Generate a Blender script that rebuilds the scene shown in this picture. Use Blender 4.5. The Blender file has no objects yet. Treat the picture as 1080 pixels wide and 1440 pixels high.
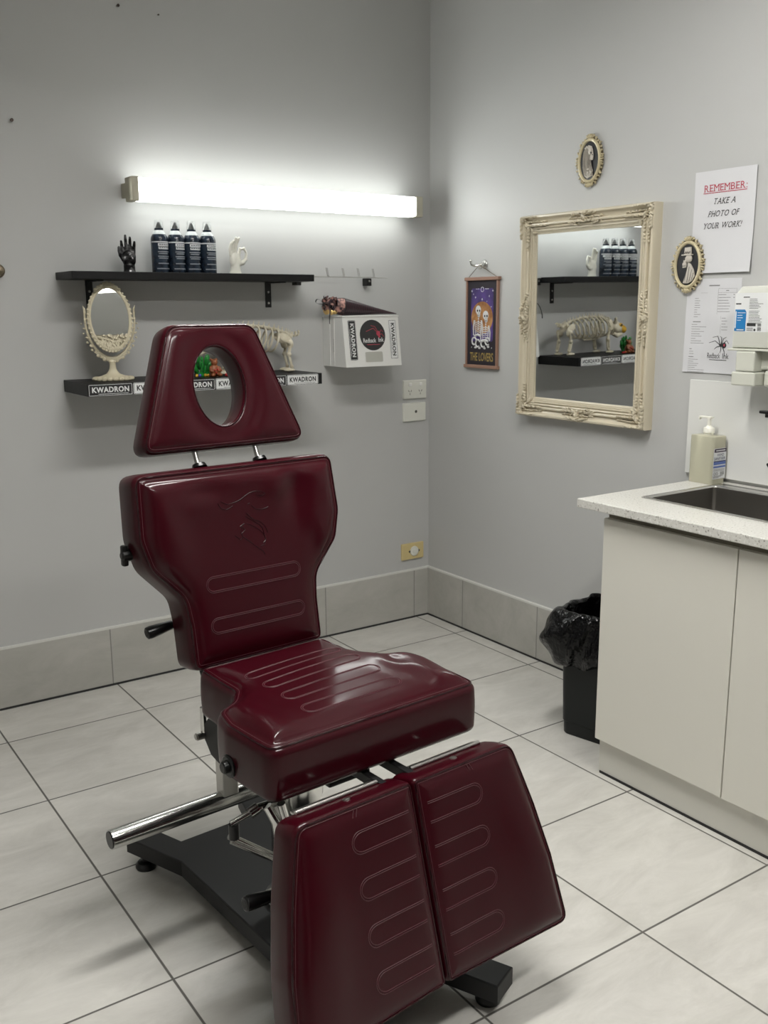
import bpy, bmesh, math, random
import numpy as np
from mathutils import Vector, Matrix, Euler

random.seed(7)
PI = math.pi
SC = bpy.context.scene
COL = SC.collection


# ----------------------------------------------------------------- helpers
def lin(r, g, b):
    f = lambda c: (c / 255 / 12.92) if c / 255 <= .04045 else ((c / 255 + .055) / 1.055) ** 2.4
    return (f(r), f(g), f(b))


class MB:
    """collects shapes that become one mesh object"""

    def __init__(s):
        s.v = []
        s.f = []
        s.m = []

    def add(s, verts, faces, mat=0):
        n = len(s.v)
        s.v += [tuple(p) for p in verts]
        s.f += [tuple(i + n for i in f) for f in faces]
        s.m += [mat] * len(faces)
        return s

    def box(s, x0, x1, y0, y1, z0, z1, mat=0, bev=0.0, seg=2, M=None):
        bm = bmesh.new()
        bmesh.ops.create_cube(bm, size=1)
        for v in bm.verts:
            v.co = Vector(((x0 + x1) / 2 + v.co.x * (x1 - x0), (y0 + y1) / 2 + v.co.y * (y1 - y0), (z0 + z1) / 2 + v.co.z * (z1 - z0)))
        if bev > 0:
            bmesh.ops.bevel(bm, geom=list(bm.edges), offset=bev, segments=seg, affect='EDGES', profile=.5)
        return s.bm(bm, mat, M)

    def bm(s, bm, mat=0, M=None):
        bmesh.ops.recalc_face_normals(bm, faces=bm.faces)
        bm.verts.index_update()
        vs = [(M @ v.co) if M else v.co.copy() for v in bm.verts]
        fl = -1 if (M is not None and M.determinant() < 0) else 1
        s.add(vs, [[v.index for v in f.verts][::fl] for f in bm.faces], mat)
        bm.free()
        return s

    def tube(s, pts, r, seg=10, mat=0, closed=False, caps=True, flat=None):
        pts = [Vector(p) for p in pts]
        n = len(pts)
        rs = r if isinstance(r, (list, tuple)) else [r] * n
        tang = []
        for i in range(n):
            if closed:
                t = pts[(i + 1) % n] - pts[i - 1]
            else:
                t = pts[min(i + 1, n - 1)] - pts[max(i - 1, 0)]
            tang.append(t.normalized() if t.length > 1e-9 else Vector((0, 0, 1)))
        ref = Vector((0, 0, 1))
        if abs(tang[0].dot(ref)) > .9:
            ref = Vector((1, 0, 0))
        nrm = (ref - tang[0] * ref.dot(tang[0])).normalized()
        vs, fs = [], []
        for i in range(n):
            if i:
                nrm = nrm - tang[i] * nrm.dot(tang[i])
                nrm = nrm.normalized() if nrm.length > 1e-6 else tang[i].orthogonal().normalized()
            b = tang[i].cross(nrm)
            for k in range(seg):
                a = 2 * PI * k / seg
                vs.append(pts[i] + (nrm * math.cos(a) + b * math.sin(a)) * rs[i])
        rng = n if closed else n - 1
        for i in range(rng):
            j = (i + 1) % n
            for k in range(seg):
                l = (k + 1) % seg
                fs.append((i * seg + k, j * seg + k, j * seg + l, i * seg + l))
        if caps and not closed:
            fs.append(tuple(range(seg))[::-1])
            fs.append(tuple((n - 1) * seg + k for k in range(seg)))
            fs = [f[::-1] for f in fs]
            fs = [f[::-1] for f in fs]
        return s.add(vs, fs, mat)

    def lathe(s, prof, seg=24, c=(0, 0, 0), mat=0, M=None, sx=1, sy=1):
        vs, fs = [], []
        for (r, z) in prof:
            for k in range(seg):
                a = 2 * PI * k / seg
                p = Vector((c[0] + r * sx * math.cos(a), c[1] + r * sy * math.sin(a), c[2] + z))
                vs.append(M @ p if M else p)
        n = len(prof)
        for i in range(n - 1):
            for k in range(seg):
                l = (k + 1) % seg
                fs.append((i * seg + k, i * seg + l, (i + 1) * seg + l, (i + 1) * seg + k))
        if prof[0][0] > 1e-6:
            fs.append(tuple(range(seg))[::-1])
        if prof[-1][0] > 1e-6:
            fs.append(tuple((n - 1) * seg + k for k in range(seg)))
        return s.add(vs, fs, mat)

    def ell(s, c, r, R=None, su=10, sv=7, mat=0):
        if not isinstance(r, (tuple, list)):
            r = (r, r, r)
        vs = [Vector((0, 0, 1))]
        for i in range(1, sv):
            t = PI * i / sv
            for k in range(su):
                a = 2 * PI * k / su
                vs.append(Vector((math.sin(t) * math.cos(a), math.sin(t) * math.sin(a), math.cos(t))))
        vs.append(Vector((0, 0, -1)))
        out = []
        for p in vs:
            q = Vector((p.x * r[0], p.y * r[1], p.z * r[2]))
            if R:
                q = R @ q
            out.append(Vector(c) + q)
        fs = []
        for k in range(su):
            fs.append((0, 1 + k, 1 + (k + 1) % su))
        for i in range(sv - 2):
            for k in range(su):
                l = (k + 1) % su
                fs.append((1 + i * su + k, 1 + (i + 1) * su + k, 1 + (i + 1) * su + l, 1 + i * su + l))
        b = len(vs) - 1
        o = 1 + (sv - 2) * su
        for k in range(su):
            fs.append((b, o + (k + 1) % su, o + k))
        return s.add(out, fs, mat)

    def prism(s, ol, z0, z1, mat=0, M=None, bev=0.0):
        """outline in local xy, extruded along z"""
        bm = bmesh.new()
        a = [bm.verts.new((p[0], p[1], z0)) for p in ol]
        f = bm.faces.new(a)
        r = bmesh.ops.extrude_face_region(bm, geom=[f])
        for g in r['geom']:
            if isinstance(g, bmesh.types.BMVert):
                g.co.z = z1
        if bev:
            top = [e for e in bm.edges if all(abs(v.co.z - z1) < 1e-7 for v in e.verts)]
            bmesh.ops.bevel(bm, geom=top, offset=bev, segments=2, affect='EDGES', profile=.5)
        bmesh.ops.triangulate(bm, faces=[f for f in bm.faces if len(f.verts) > 4])
        return s.bm(bm, mat, M)

    def quad(s, a, b, c, d, mat=0):
        return s.add([a, b, c, d], [(0, 1, 2, 3)], mat)

    def mesh(s, name, mats, smooth=True, angle=35):
        me = bpy.data.meshes.new(name)
        me.from_pydata(s.v, [], s.f)
        for m in (mats if isinstance(mats, (list, tuple)) else [mats]):
            me.materials.append(m)
        me.polygons.foreach_set('material_index', s.m)
        if smooth:
            me.polygons.foreach_set('use_smooth', [True] * len(s.f))
            me.update()
            try:
                me.set_sharp_from_angle(angle=math.radians(angle))
            except Exception:
                pass
        me.update()
        return me

    def build(s, name, mats, parent=None, smooth=True, angle=35, label=None):
        o = bpy.data.objects.new(name, s.mesh(name, mats, smooth, angle))
        COL.objects.link(o)
        if parent:
            o.parent = parent
        if label:
            o['label'] = label
        return o


def thing(name, label, cat, loc=(0, 0, 0), rot=(0, 0, 0), group=None):
    o = bpy.data.objects.new(name, None)
    o.empty_display_size = .05
    COL.objects.link(o)
    o.location = loc
    o.rotation_euler = rot
    o['label'] = label
    o['category'] = cat
    if group:
        o['group'] = group
    return o


def tag(o, label, cat, group=None):
    o['label'] = label
    o['category'] = cat
    if group:
        o['group'] = group
    return o


def struct(o, label=None, cat=None):
    o['kind'] = 'structure'
    if label:
        o['label'] = label
    if cat:
        o['category'] = cat
    return o


W1 = (PI / 2, 0, 0)               # things on the back wall: local x right, y up, z out of the wall
W2 = (PI / 2, 0, -PI / 2)         # the same on the right wall


def copy_tree(o, parent=None):
    c = o.copy()
    COL.objects.link(c)
    if parent:
        c.parent = parent
    for ch in list(o.children):
        copy_tree(ch, c)
    return c


def blob(mb, name, mat, parent, voxel, smooth=4, label=None):
    """one continuous surface out of overlapping shapes"""
    me = mb.mesh(name, mat, True)
    o = bpy.data.objects.new(name, me)
    COL.objects.link(o)
    r = o.modifiers.new('r', 'REMESH')
    r.mode = 'VOXEL'
    r.voxel_size = voxel
    r.use_smooth_shade = True
    q = o.modifiers.new('s', 'SMOOTH')
    q.iterations = smooth
    q.factor = .5
    bpy.context.view_layer.update()
    dg = bpy.context.evaluated_depsgraph_get()
    m2 = bpy.data.meshes.new_from_object(o.evaluated_get(dg))
    o.modifiers.clear()
    o.data = m2
    m2.name = name
    m2.materials.clear()
    m2.materials.append(mat)
    m2.polygons.foreach_set('use_smooth', [True] * len(m2.polygons))
    if parent:
        o.parent = parent
    if label:
        o['label'] = label
    return o


def text_mb(mb, txt, cx, cy, w, h, z, mat=0, shear=0, bold=0.0, rot=0, thick=.0004, spacing=1.0):
    """adds lettering (local xy plane, facing +z) fitted to a w x h box centred on cx, cy"""
    cu = bpy.data.curves.new('t', 'FONT')
    cu.body = txt
    cu.size = 1
    cu.offset = bold
    cu.shear = shear
    cu.resolution_u = 3
    cu.space_character = spacing
    o = bpy.data.objects.new('t', cu)
    COL.objects.link(o)
    bpy.context.view_layer.update()
    dg = bpy.context.evaluated_depsgraph_get()
    me = bpy.data.meshes.new_from_object(o.evaluated_get(dg))
    vs = [v.co.copy() for v in me.vertices]
    fs = [tuple(p.vertices) for p in me.polygons]
    bpy.data.objects.remove(o)
    bpy.data.meshes.remove(me)
    bpy.data.curves.remove(cu)
    if not vs:
        return
    x0, x1 = min(v.x for v in vs), max(v.x for v in vs)
    y0, y1 = min(v.y for v in vs), max(v.y for v in vs)
    out = []
    c, s_ = math.cos(rot), math.sin(rot)
    for v in vs:
        x = ((v.x - x0) / (x1 - x0) - .5) * w
        y = ((v.y - y0) / (y1 - y0) - .5) * h
        out.append((cx + x * c - y * s_, cy + x * s_ + y * c, z))
    n = len(out)
    mb.add(out, fs, mat)


def bar_mb(mb, x0, x1, y, h, z, mat=0):
    n = max(1, int(abs(x1 - x0) / .006))
    vs = []
    for i in range(n + 1):
        x = x0 + (x1 - x0) * i / n
        vs += [(x, y - h / 2, z), (x, y + h / 2, z)]
    mb.add(vs, [(2 * i, 2 * i + 2, 2 * i + 3, 2 * i + 1) for i in range(n)], mat)


def serif_mb(mb, txt, cx, cy, w, h, z, slant=0.0, bold=.012):
    """capital lettering with slab serifs, fitted to a w x h box"""
    part = MB()
    x = 0.0
    foot = {'R': 'b', 'E': 'bt', 'M': 'bt', 'B': '', 'T': 'b', 'A': 'b', 'K': 'bt', 'P': 'b', 'H': 'bt', 'O': '', 'F': 'b', 'Y': 'bt', 'U': 't', 'W': 't', ':': '', '!': ''}
    for ch in txt:
        if ch == ' ':
            x += .36
            continue
        g = MB()
        cu = bpy.data.curves.new('t', 'FONT')
        cu.body = ch
        cu.size = 1
        cu.offset = bold
        cu.resolution_u = 3
        o = bpy.data.objects.new('t', cu)
        COL.objects.link(o)
        bpy.context.view_layer.update()
        me = bpy.data.meshes.new_from_object(o.evaluated_get(bpy.context.evaluated_depsgraph_get()))
        V = [v.co.copy() for v in me.vertices]
        F = [tuple(p.vertices) for p in me.polygons]
        bpy.data.objects.remove(o)
        bpy.data.meshes.remove(me)
        bpy.data.curves.remove(cu)
        x0, x1 = min(v.x for v in V), max(v.x for v in V)
        y0, y1 = min(v.y for v in V), max(v.y for v in V)
        part.add([(v.x - x0 + x, v.y, 0) for v in V], F)
        for side in foot.get(ch, ''):
            yy = y0 if side == 'b' else y1
            xs = sorted(v.x for v in V if abs(v.y - yy) < .012)
            runs = []
            for q in xs:
                if runs and q - runs[-1][1] < .20:
                    runs[-1][1] = q
                else:
                    runs.append([q, q])
            for a, b_ in runs:
                s0, s1 = (yy, yy + .05) if side == 'b' else (yy - .05, yy)
                a, b_ = a - x0 + x - .07, b_ - x0 + x + .07
                part.add([(a, s0, 0), (b_, s0, 0), (b_, s1, 0), (a, s1, 0)], [(0, 1, 2, 3)])
        x += (x1 - x0) + .13
    xs, ys = [p[0] for p in part.v], [p[1] for p in part.v]
    X0, X1, Y0, Y1 = min(xs), max(xs), min(ys), max(ys)
    out = []
    for (a, b_, _) in part.v:
        yy = ((b_ - Y0) / (Y1 - Y0) - .5) * h
        out.append((cx + ((a - X0) / (X1 - X0) - .5) * w + slant * yy, cy + yy, z))
    mb.add(out, part.f)


def rrect(x0, x1, y0, y1, r, n=6):
    out = []
    for (cx, cy, a0) in ((x1 - r, y1 - r, 0), (x0 + r, y1 - r, PI / 2), (x0 + r, y0 + r, PI), (x1 - r, y0 + r, 1.5 * PI)):
        for k in range(n + 1):
            a = a0 + PI / 2 * k / n
            out.append((cx + r * math.cos(a), cy + r * math.sin(a)))
    return out


def round_poly(pts, rad, n=7):
    """polygon with rounded corners; rad is one value or one per corner"""
    out = []
    N = len(pts)
    for i in range(N):
        p = Vector(pts[i])
        a = Vector(pts[i - 1])
        b = Vector(pts[(i + 1) % N])
        r = rad[i] if isinstance(rad, (list, tuple)) else rad
        u, w = (a - p), (b - p)
        la, lb = u.length, w.length
        u.normalize()
        w.normalize()
        ang = math.acos(max(-1, min(1, u.dot(w))))
        if r <= 0 or ang > 3.10:
            out.append(tuple(p))
            continue
        d = min(r / math.tan(ang / 2), la * .49, lb * .49)
        p0, p1 = p + u * d, p + w * d
        for k in range(n + 1):
            t = k / n
            q = p0 * (1 - t) ** 2 + p * 2 * t * (1 - t) + p1 * t * t
            out.append(tuple(q))
    return out


def resample(pts, N):
    P = np.array(pts + [pts[0]], float)
    d = np.r_[0, np.cumsum(np.hypot(*np.diff(P, axis=0).T))]
    t = np.linspace(0, d[-1], N, endpoint=False)
    return np.c_[np.interp(t, d, P[:, 0]), np.interp(t, d, P[:, 1])]


def inset(P, r):
    T = np.roll(P, -1, 0) - np.roll(P, 1, 0)
    T /= np.maximum(np.hypot(T[:, 0], T[:, 1])[:, None], 1e-9)
    n = np.c_[-T[:, 1], T[:, 0]]         # inward for counter-clockwise outlines
    return P + n * r


# ----------------------------------------------------------------- materials
def mat(name, col, rough=.5, metal=0.0, spec=.5, **k):
    m = bpy.data.materials.new(name)
    m.use_nodes = True
    b = m.node_tree.nodes['Principled BSDF']
    b.inputs['Base Color'].default_value = (*col, 1)
    b.inputs['Roughness'].default_value = rough
    b.inputs['Metallic'].default_value = metal
    b.inputs['Specular IOR Level'].default_value = spec
    for kk, v in k.items():
        b.inputs[kk.replace('_', ' ')].default_value = v
    return m


def nodes(m):
    nt = m.node_tree
    return nt, nt.nodes['Principled BSDF']


def add_bump(m, scale, strength, dist=.001, kind='noise', detail=4, coord='Object'):
    nt, b = nodes(m)
    tc = nt.nodes.new('ShaderNodeTexCoord')
    if kind == 'noise':
        t = nt.nodes.new('ShaderNodeTexNoise')
        t.inputs['Detail'].default_value = detail
        out = t.outputs['Fac']
    else:
        t = nt.nodes.new('ShaderNodeTexVoronoi')
        out = t.outputs['Distance']
    t.inputs['Scale'].default_value = scale
    nt.links.new(tc.outputs[coord], t.inputs['Vector'])
    bp = nt.nodes.new('ShaderNodeBump')
    bp.inputs['Strength'].default_value = strength
    bp.inputs['Distance'].default_value = dist
    nt.links.new(out, bp.inputs['Height'])
    nt.links.new(bp.outputs['Normal'], b.inputs['Normal'])
    return bp


def vary(m, c1, c2, scale, detail=3, lo=.35, hi=.65, coord='Object', stretch=None):
    nt, b = nodes(m)
    tc = nt.nodes.new('ShaderNodeTexCoord')
    t = nt.nodes.new('ShaderNodeTexNoise')
    t.inputs['Scale'].default_value = scale
    t.inputs['Detail'].default_value = detail
    src = tc.outputs[coord]
    if stretch:
        mp = nt.nodes.new('ShaderNodeMapping')
        mp.inputs['Scale'].default_value = stretch
        nt.links.new(src, mp.inputs['Vector'])
        src = mp.outputs['Vector']
    nt.links.new(src, t.inputs['Vector'])
    r = nt.nodes.new('ShaderNodeValToRGB')
    r.color_ramp.elements[0].position = lo
    r.color_ramp.elements[0].color = (*c1, 1)
    r.color_ramp.elements[1].position = hi
    r.color_ramp.elements[1].color = (*c2, 1)
    nt.links.new(t.outputs['Fac'], r.inputs['Fac'])
    nt.links.new(r.outputs['Color'], b.inputs['Base Color'])
    return r


def math_node(nt, op, a, b=None, c=None):
    n = nt.nodes.new('ShaderNodeMath')
    n.operation = op
    for i, x in enumerate((a, b, c)):
        if x is None:
            continue
        if hasattr(x, 'is_linked'):
            nt.links.new(x, n.inputs[i])
        else:
            n.inputs[i].default_value = x
    return n.outputs[0]


def tile_mat(name, c1, c2, grout, size, x0, y0, gw, rough, ax=('X', 'Y')):
    """square porcelain tiles with grout lines, in object space"""
    m = mat(name, c1, rough)
    nt, b = nodes(m)
    tc = nt.nodes.new('ShaderNodeTexCoord')
    sp = nt.nodes.new('ShaderNodeSeparateXYZ')
    nt.links.new(tc.outputs['Object'], sp.inputs[0])

    def line(axis, o, size):
        s = math_node(nt, 'DIVIDE', math_node(nt, 'SUBTRACT', sp.outputs[axis], o), size)
        fr = math_node(nt, 'FRACT', s)
        d = math_node(nt, 'MINIMUM', fr, math_node(nt, 'SUBTRACT', 1.0, fr))
        mr = nt.nodes.new('ShaderNodeMapRange')
        mr.inputs['From Min'].default_value = gw / size / 2 * .7
        mr.inputs['From Max'].default_value = gw / size / 2 * 1.3
        nt.links.new(d, mr.inputs['Value'])
        return mr.outputs[0], math_node(nt, 'FLOOR', s)

    l1, i1 = line(ax[0], x0, size[0])
    if ax[1]:
        l2, i2 = line(ax[1], y0, size[1])
        mask = math_node(nt, 'MINIMUM', l1, l2)
    else:
        mask, i2 = l1, 0.0
    cell = nt.nodes.new('ShaderNodeCombineXYZ')
    nt.links.new(i1, cell.inputs[0])
    if ax[1]:
        nt.links.new(i2, cell.inputs[1])
    wn = nt.nodes.new('ShaderNodeTexWhiteNoise')
    nt.links.new(cell.outputs[0], wn.inputs['Vector'])
    # soft cloudy stone figure, offset in every tile
    off = nt.nodes.new('ShaderNodeVectorMath')
    off.operation = 'MULTIPLY_ADD'
    nt.links.new(wn.outputs['Color'], off.inputs[0])
    off.inputs[1].default_value = (9, 9, 9)
    nt.links.new(tc.outputs['Object'], off.inputs[2])
    mp = nt.nodes.new('ShaderNodeMapping')
    mp.inputs['Scale'].default_value = (1.0, 2.4, 2.0)
    mp.inputs['Rotation'].default_value = (0, 0, .5)
    nt.links.new(off.outputs[0], mp.inputs['Vector'])
    n1 = nt.nodes.new('ShaderNodeTexNoise')
    n1.inputs['Scale'].default_value = 4.5
    n1.inputs['Detail'].default_value = 12
    n1.inputs['Roughness'].default_value = .70
    n1.inputs['Distortion'].default_value = .6
    nt.links.new(mp.outputs['Vector'], n1.inputs['Vector'])
    rp = nt.nodes.new('ShaderNodeValToRGB')
    rp.color_ramp.elements[0].position = .3
    rp.color_ramp.elements[0].color = (*c1, 1)
    rp.color_ramp.elements[1].position = .68
    rp.color_ramp.elements[1].color = (*c2, 1)
    nt.links.new(n1.outputs['Fac'], rp.inputs['Fac'])
    mx = nt.nodes.new('ShaderNodeMixRGB')
    mx.inputs['Color1'].default_value = (*grout, 1)
    nt.links.new(rp.outputs['Color'], mx.inputs['Color2'])
    nt.links.new(mask, mx.inputs['Fac'])
    nt.links.new(mx.outputs['Color'], b.inputs['Base Color'])
    rr = nt.nodes.new('ShaderNodeMapRange')
    rr.inputs['To Min'].default_value = .8
    rr.inputs['To Max'].default_value = rough
    nt.links.new(mask, rr.inputs['Value'])
    nt.links.new(rr.outputs[0], b.inputs['Roughness'])
    bp = nt.nodes.new('ShaderNodeBump')
    bp.inputs['Strength'].default_value = .5
    bp.inputs['Distance'].default_value = .0015
    nt.links.new(mask, bp.inputs['Height'])
    nt.links.new(bp.outputs['Normal'], b.inputs['Normal'])
    return m


M = {}
M['wall'] = mat('wall paint grey', (.405, .41, .405), .5, spec=.35)
vary(M['wall'], (.455, .457, .452), (.475, .476, .470), 1.4, 3)
add_bump(M['wall'], 160, .12, .0006)
M['ceiling'] = mat('ceiling white', (.84, .84, .82), .8)
M['floor'] = tile_mat('porcelain floor tile', (.45, .437, .405), (.60, .585, .55), (.10, .095, .085), (.4495, .4445), -.072, -.282, .0052, .36)
M['tile_back'] = tile_mat('wall tile back', (.36, .355, .325), (.45, .44, .41), (.22, .215, .20), (.45, .45), -.086, 0, .004, .4, ('X', None))
M['tile_right'] = tile_mat('wall tile right', (.36, .355, .325), (.45, .44, .41), (.22, .215, .20), (.45, .45), -.255, 0, .004, .4, ('Y', None))
M['caulk'] = mat('white caulk', (.62, .62, .59), .45)
M['gap'] = mat('dark gap', (.02, .02, .02), .8)
M['leather'] = mat('burgundy vinyl', (.031, .0006, .0036), .42, spec=.06, Coat_Weight=.50, Coat_Roughness=.15)
add_bump(M['leather'], 420, .05, .0005, 'voronoi')
M['thread'] = mat('burgundy thread', (.075, .017, .024), .5)
M['piping'] = mat('burgundy piping', (.022, .0012, .0035), .22, spec=.35)
M['black_plastic'] = mat('black plastic', (.006, .006, .006), .28, spec=.4)
M['black_metal'] = mat('black powder coat', (.0075, .0075, .008), .45, spec=.35)
add_bump(M['black_metal'], 500, .15, .0004)
M['chrome'] = mat('chrome', (.68, .68, .66), .19, 1.0)
M['steel'] = mat('brushed steel', (.50, .49, .47), .30, 1.0)
M['sink_steel'] = mat('sink steel', (.30, .285, .265), .36, 1.0)
add_bump(M['sink_steel'], 300, .08, .0003)
M['rim_steel'] = mat('polished sink rim', (.62, .61, .59), .22, 1.0)
M['black_wood'] = mat('black shelf laminate', (.006, .006, .0065), .5, spec=.25)
M['cab'] = mat('cabinet cream laminate', (.66, .645, .585), .38)
M['kick'] = mat('kickboard', (.62, .61, .56), .4)
M['cab_gap_shade'] = mat('cabinet painted gap shade', (.22, .20, .16), .7)  # dark colour stands in for shade under the bench top
M['quartz'] = mat('speckled bench top', (.72, .71, .67), .28)
nt, b = nodes(M['quartz'])
tc = nt.nodes.new('ShaderNodeTexCoord')
vo = nt.nodes.new('ShaderNodeTexNoise')
vo.inputs['Scale'].default_value = 190
vo.inputs['Detail'].default_value = 2
nt.links.new(tc.outputs['Object'], vo.inputs['Vector'])
rp = nt.nodes.new('ShaderNodeValToRGB')
for (p, c) in ((0.0, (.10, .095, .085)), (.30, (.22, .21, .19)), (.37, (.58, .57, .53)), (.62, (.62, .61, .575)), (.70, (.72, .72, .69))):
    e = rp.color_ramp.elements.new(p)
    e.color = (*c, 1)
rp.color_ramp.elements.remove(rp.color_ramp.elements[0])
nt.links.new(vo.outputs['Fac'], rp.inputs['Fac'])
nt.links.new(rp.outputs['Color'], b.inputs['Base Color'])
M['frame'] = mat('cream painted frame', (.56, .505, .39), .30)
M['mirror'] = mat('mirror silver', (.80, .82, .82), .015, 1.0)
M['ivory'] = mat('ivory resin', (.56, .505, .37), .45)
M['bone'] = mat('bone plastic', (.62, .57, .44), .5)
vary(M['bone'], (.50, .45, .33), (.68, .63, .51), 30)
M['white_resin'] = mat('white resin', (.80, .79, .71), .42)
M['black_silver'] = mat('blackened silver resin', (.035, .035, .037), .26, .6)
vary(M['black_silver'], (.008, .008, .009), (.20, .20, .205), 42, lo=.48, hi=.72)
M['white_plastic'] = mat('white plastic', (.74, .74, .71), .35)
M['white_box'] = mat('white acrylic', (.72, .72, .70), .3)
M['outlet'] = mat('outlet white', (.66, .66, .60), .4)
M['outlet_hole'] = mat('outlet slot', (.06, .06, .05), .7)
M['cream_outlet'] = mat('aged cream outlet', (.58, .47, .23), .42)
M['white_sticker'] = mat('white sticker', (.70, .71, .71), .4)
M['black_sticker'] = mat('black sticker', (.014, .014, .015), .4)
M['grey_ink'] = mat('grey print', (.22, .22, .22), .7)
M['ink'] = mat('black print', (.02, .02, .02), .7)
M['red_ink'] = mat('red print', (.42, .045, .075), .7)
M['paper'] = mat('office paper', (.60, .60, .62), .75)
M['blue'] = mat('blue label print', (.012, .17, .42), .45)
M['navy'] = mat('navy bottle', (.010, .018, .032), .22)
vary(M['navy'], (.006, .010, .018), (.018, .03, .05), 45)
M['label_grey'] = mat('grey label print', (.20, .22, .25), .5)
M['label_white'] = mat('white label band', (.66, .68, .70), .45)
M['shoulder'] = mat('pale bottle shoulder', (.62, .66, .66), .2)
M['nozzle'] = mat('grey nozzle', (.22, .23, .24), .4)
M['clear'] = mat('clear plastic', (.93, .95, .95), .05, Transmission_Weight=.92, IOR=1.30)
M['sanit'] = mat('sanitiser gel', (.98, .95, .74), .08, Transmission_Weight=.60, IOR=1.16)
M['jug'] = mat('milky plastic', (.60, .605, .55), .38)
M['dispenser'] = mat('dispenser plastic', (.57, .575, .51), .28)
M['splash'] = mat('white splashback', (.70, .70, .68), .22)
M['bin'] = mat('bin black plastic', (.008, .010, .010), .42, spec=.3)
M['liner'] = mat('black bin liner', (.0022, .0022, .0025), .15, spec=.28)
add_bump(M['liner'], 30, .9, .012, detail=3)
M['copper'] = mat('copper wood rail', (.27, .155, .11), .5)
M['gold'] = mat('antique cream gold', (.56, .49, .32), .36, .15)
M['gold_gap_shade'] = mat('antique gold painted gap shade', (.10, .075, .035), .5, .2)  # darker gold paints shade into the gaps between the rim lumps
M['cameo_black'] = mat('cameo black ground', (.010, .010, .012), .35)
M['cameo_ivory'] = mat('cameo relief', (.50, .465, .41), .5)
M['cameo_hair'] = mat('cameo hair', (.27, .245, .205), .55)
M['cameo_grey'] = mat('cameo relief shade', (.045, .040, .036), .6)
M['purple'] = mat('banner violet', (.060, .035, .16), .7)
vary(M['purple'], (.028, .018, .075), (.085, .045, .22), 14)
M['banner_black'] = mat('banner black', (.014, .010, .016), .7)
M['moon'] = mat('banner orange moon', (.34, .15, .045), .7)
vary(M['moon'], (.20, .075, .02), (.44, .22, .08), 28)
M['banner_white'] = mat('banner bone print', (.60, .60, .60), .7)
M['banner_gold'] = mat('banner gold print', (.34, .24, .07), .6)
M['green'] = mat('green enamel', (.012, .19, .028), .3)
M['brown'] = mat('brown resin', (.20, .060, .018), .45)
M['red_dot'] = mat('red paint', (.40, .02, .02), .4)
M['blue_dot'] = mat('blue paint', (.05, .07, .35), .4)
M['yellow'] = mat('yellow paint', (.58, .33, .03), .4)
M['cone'] = mat('dark cone wrap', (.014, .007, .010), .35)
nt, b = nodes(M['cone'])
tc = nt.nodes.new('ShaderNodeTexCoord')
wv = nt.nodes.new('ShaderNodeTexWave')
wv.inputs['Scale'].default_value = 38
wv.inputs['Distortion'].default_value = 4
nt.links.new(tc.outputs['Object'], wv.inputs['Vector'])
rp = nt.nodes.new('ShaderNodeValToRGB')
rp.color_ramp.elements[0].position = .72
rp.color_ramp.elements[0].color = (.006, .003, .005, 1)
rp.color_ramp.elements[1].position = 1
rp.color_ramp.elements[1].color = (.06, .005, .018, 1)
nt.links.new(wv.outputs['Fac'], rp.inputs['Fac'])
nt.links.new(rp.outputs['Color'], b.inputs['Base Color'])
M['ruffle'] = mat('pink gold ruffle', (.42, .20, .15), .5)
vary(M['ruffle'], (.018, .006, .012), (.46, .24, .20), 60, lo=.47, hi=.66)
M['gold_foil'] = mat('gold foil', (.72, .50, .20), .3, .6)
M['ribbon'] = mat('black ribbon', (.012, .012, .014), .35)
M['nail'] = mat('rusty nail', (.05, .035, .03), .5, .5)
M['lamp_cap'] = mat('lamp end cap', (.56, .53, .43), .5, Transmission_Weight=.30, IOR=1.1)
M['bronze'] = mat('old bronze', (.16, .13, .09), .4, .7)


def emit(name, col, st):
    m = bpy.data.materials.new(name)
    m.use_nodes = True
    nt = m.node_tree
    nt.nodes.clear()
    e = nt.nodes.new('ShaderNodeEmission')
    e.inputs['Color'].default_value = (*col, 1)
    e.inputs['Strength'].default_value = st
    o = nt.nodes.new('ShaderNodeOutputMaterial')
    nt.links.new(e.outputs[0], o.inputs['Surface'])
    return m


M['tube'] = emit('lit fluorescent diffuser', (.97, 1.0, .965), 27.0)
M['tube_edge'] = emit('lit fluorescent diffuser edge', (.97, 1.0, .965), 8.5)
M['panel'] = emit('lit ceiling diffuser', (1.0, .985, .945), 60.0)
M['panel2'] = emit('second lit ceiling diffuser', (1.0, .985, .945), 58.0)
# ----------------------------------------------------------------- the room
RX0, RY0, RH = -3.7, -6.6, 2.65


def slab(name, x0, x1, y0, y1, z0, z1, m):
    o = MB().box(x0, x1, y0, y1, z0, z1).build(name, m, smooth=False)
    return struct(o)


slab('floor', RX0 - .1, .1, RY0 - .1, .1, -.06, 0, M['floor'])
slab('ceiling', RX0 - .1, .1, RY0 - .1, .1, RH, RH + .06, M['ceiling'])
slab('wall_back', RX0 - .1, .1, 0, .1, 0, RH, M['wall'])
slab('wall_right', 0, .1, RY0 - .1, 0, 0, RH, M['wall'])
slab('wall_left', RX0 - .1, RX0, RY0, 0, 0, RH, M['wall'])
slab('wall_front', RX0, 0, RY0 - .1, RY0, 0, RH, mat('unseen wall darkened for reflections', (.10, .10, .10), .6))  # unseen wall, given a dark colour to dim what the vinyl reflects
BH = .213
slab('baseboard_back', RX0, -.012, -.012, 0, .007, BH, M['tile_back'])
slab('baseboard_right', -.012, 0, -1.52, -.0, .007, BH, M['tile_right'])
slab('trim_1', RX0, 0, -.0125, 0, BH, BH + .007, M['caulk'])
slab('trim_2', -.0125, 0, -1.52, -.0125, BH, BH + .007, M['caulk'])
slab('trim_3', RX0, 0, -.0135, 0, 0, .0075, M['gap'])
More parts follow.
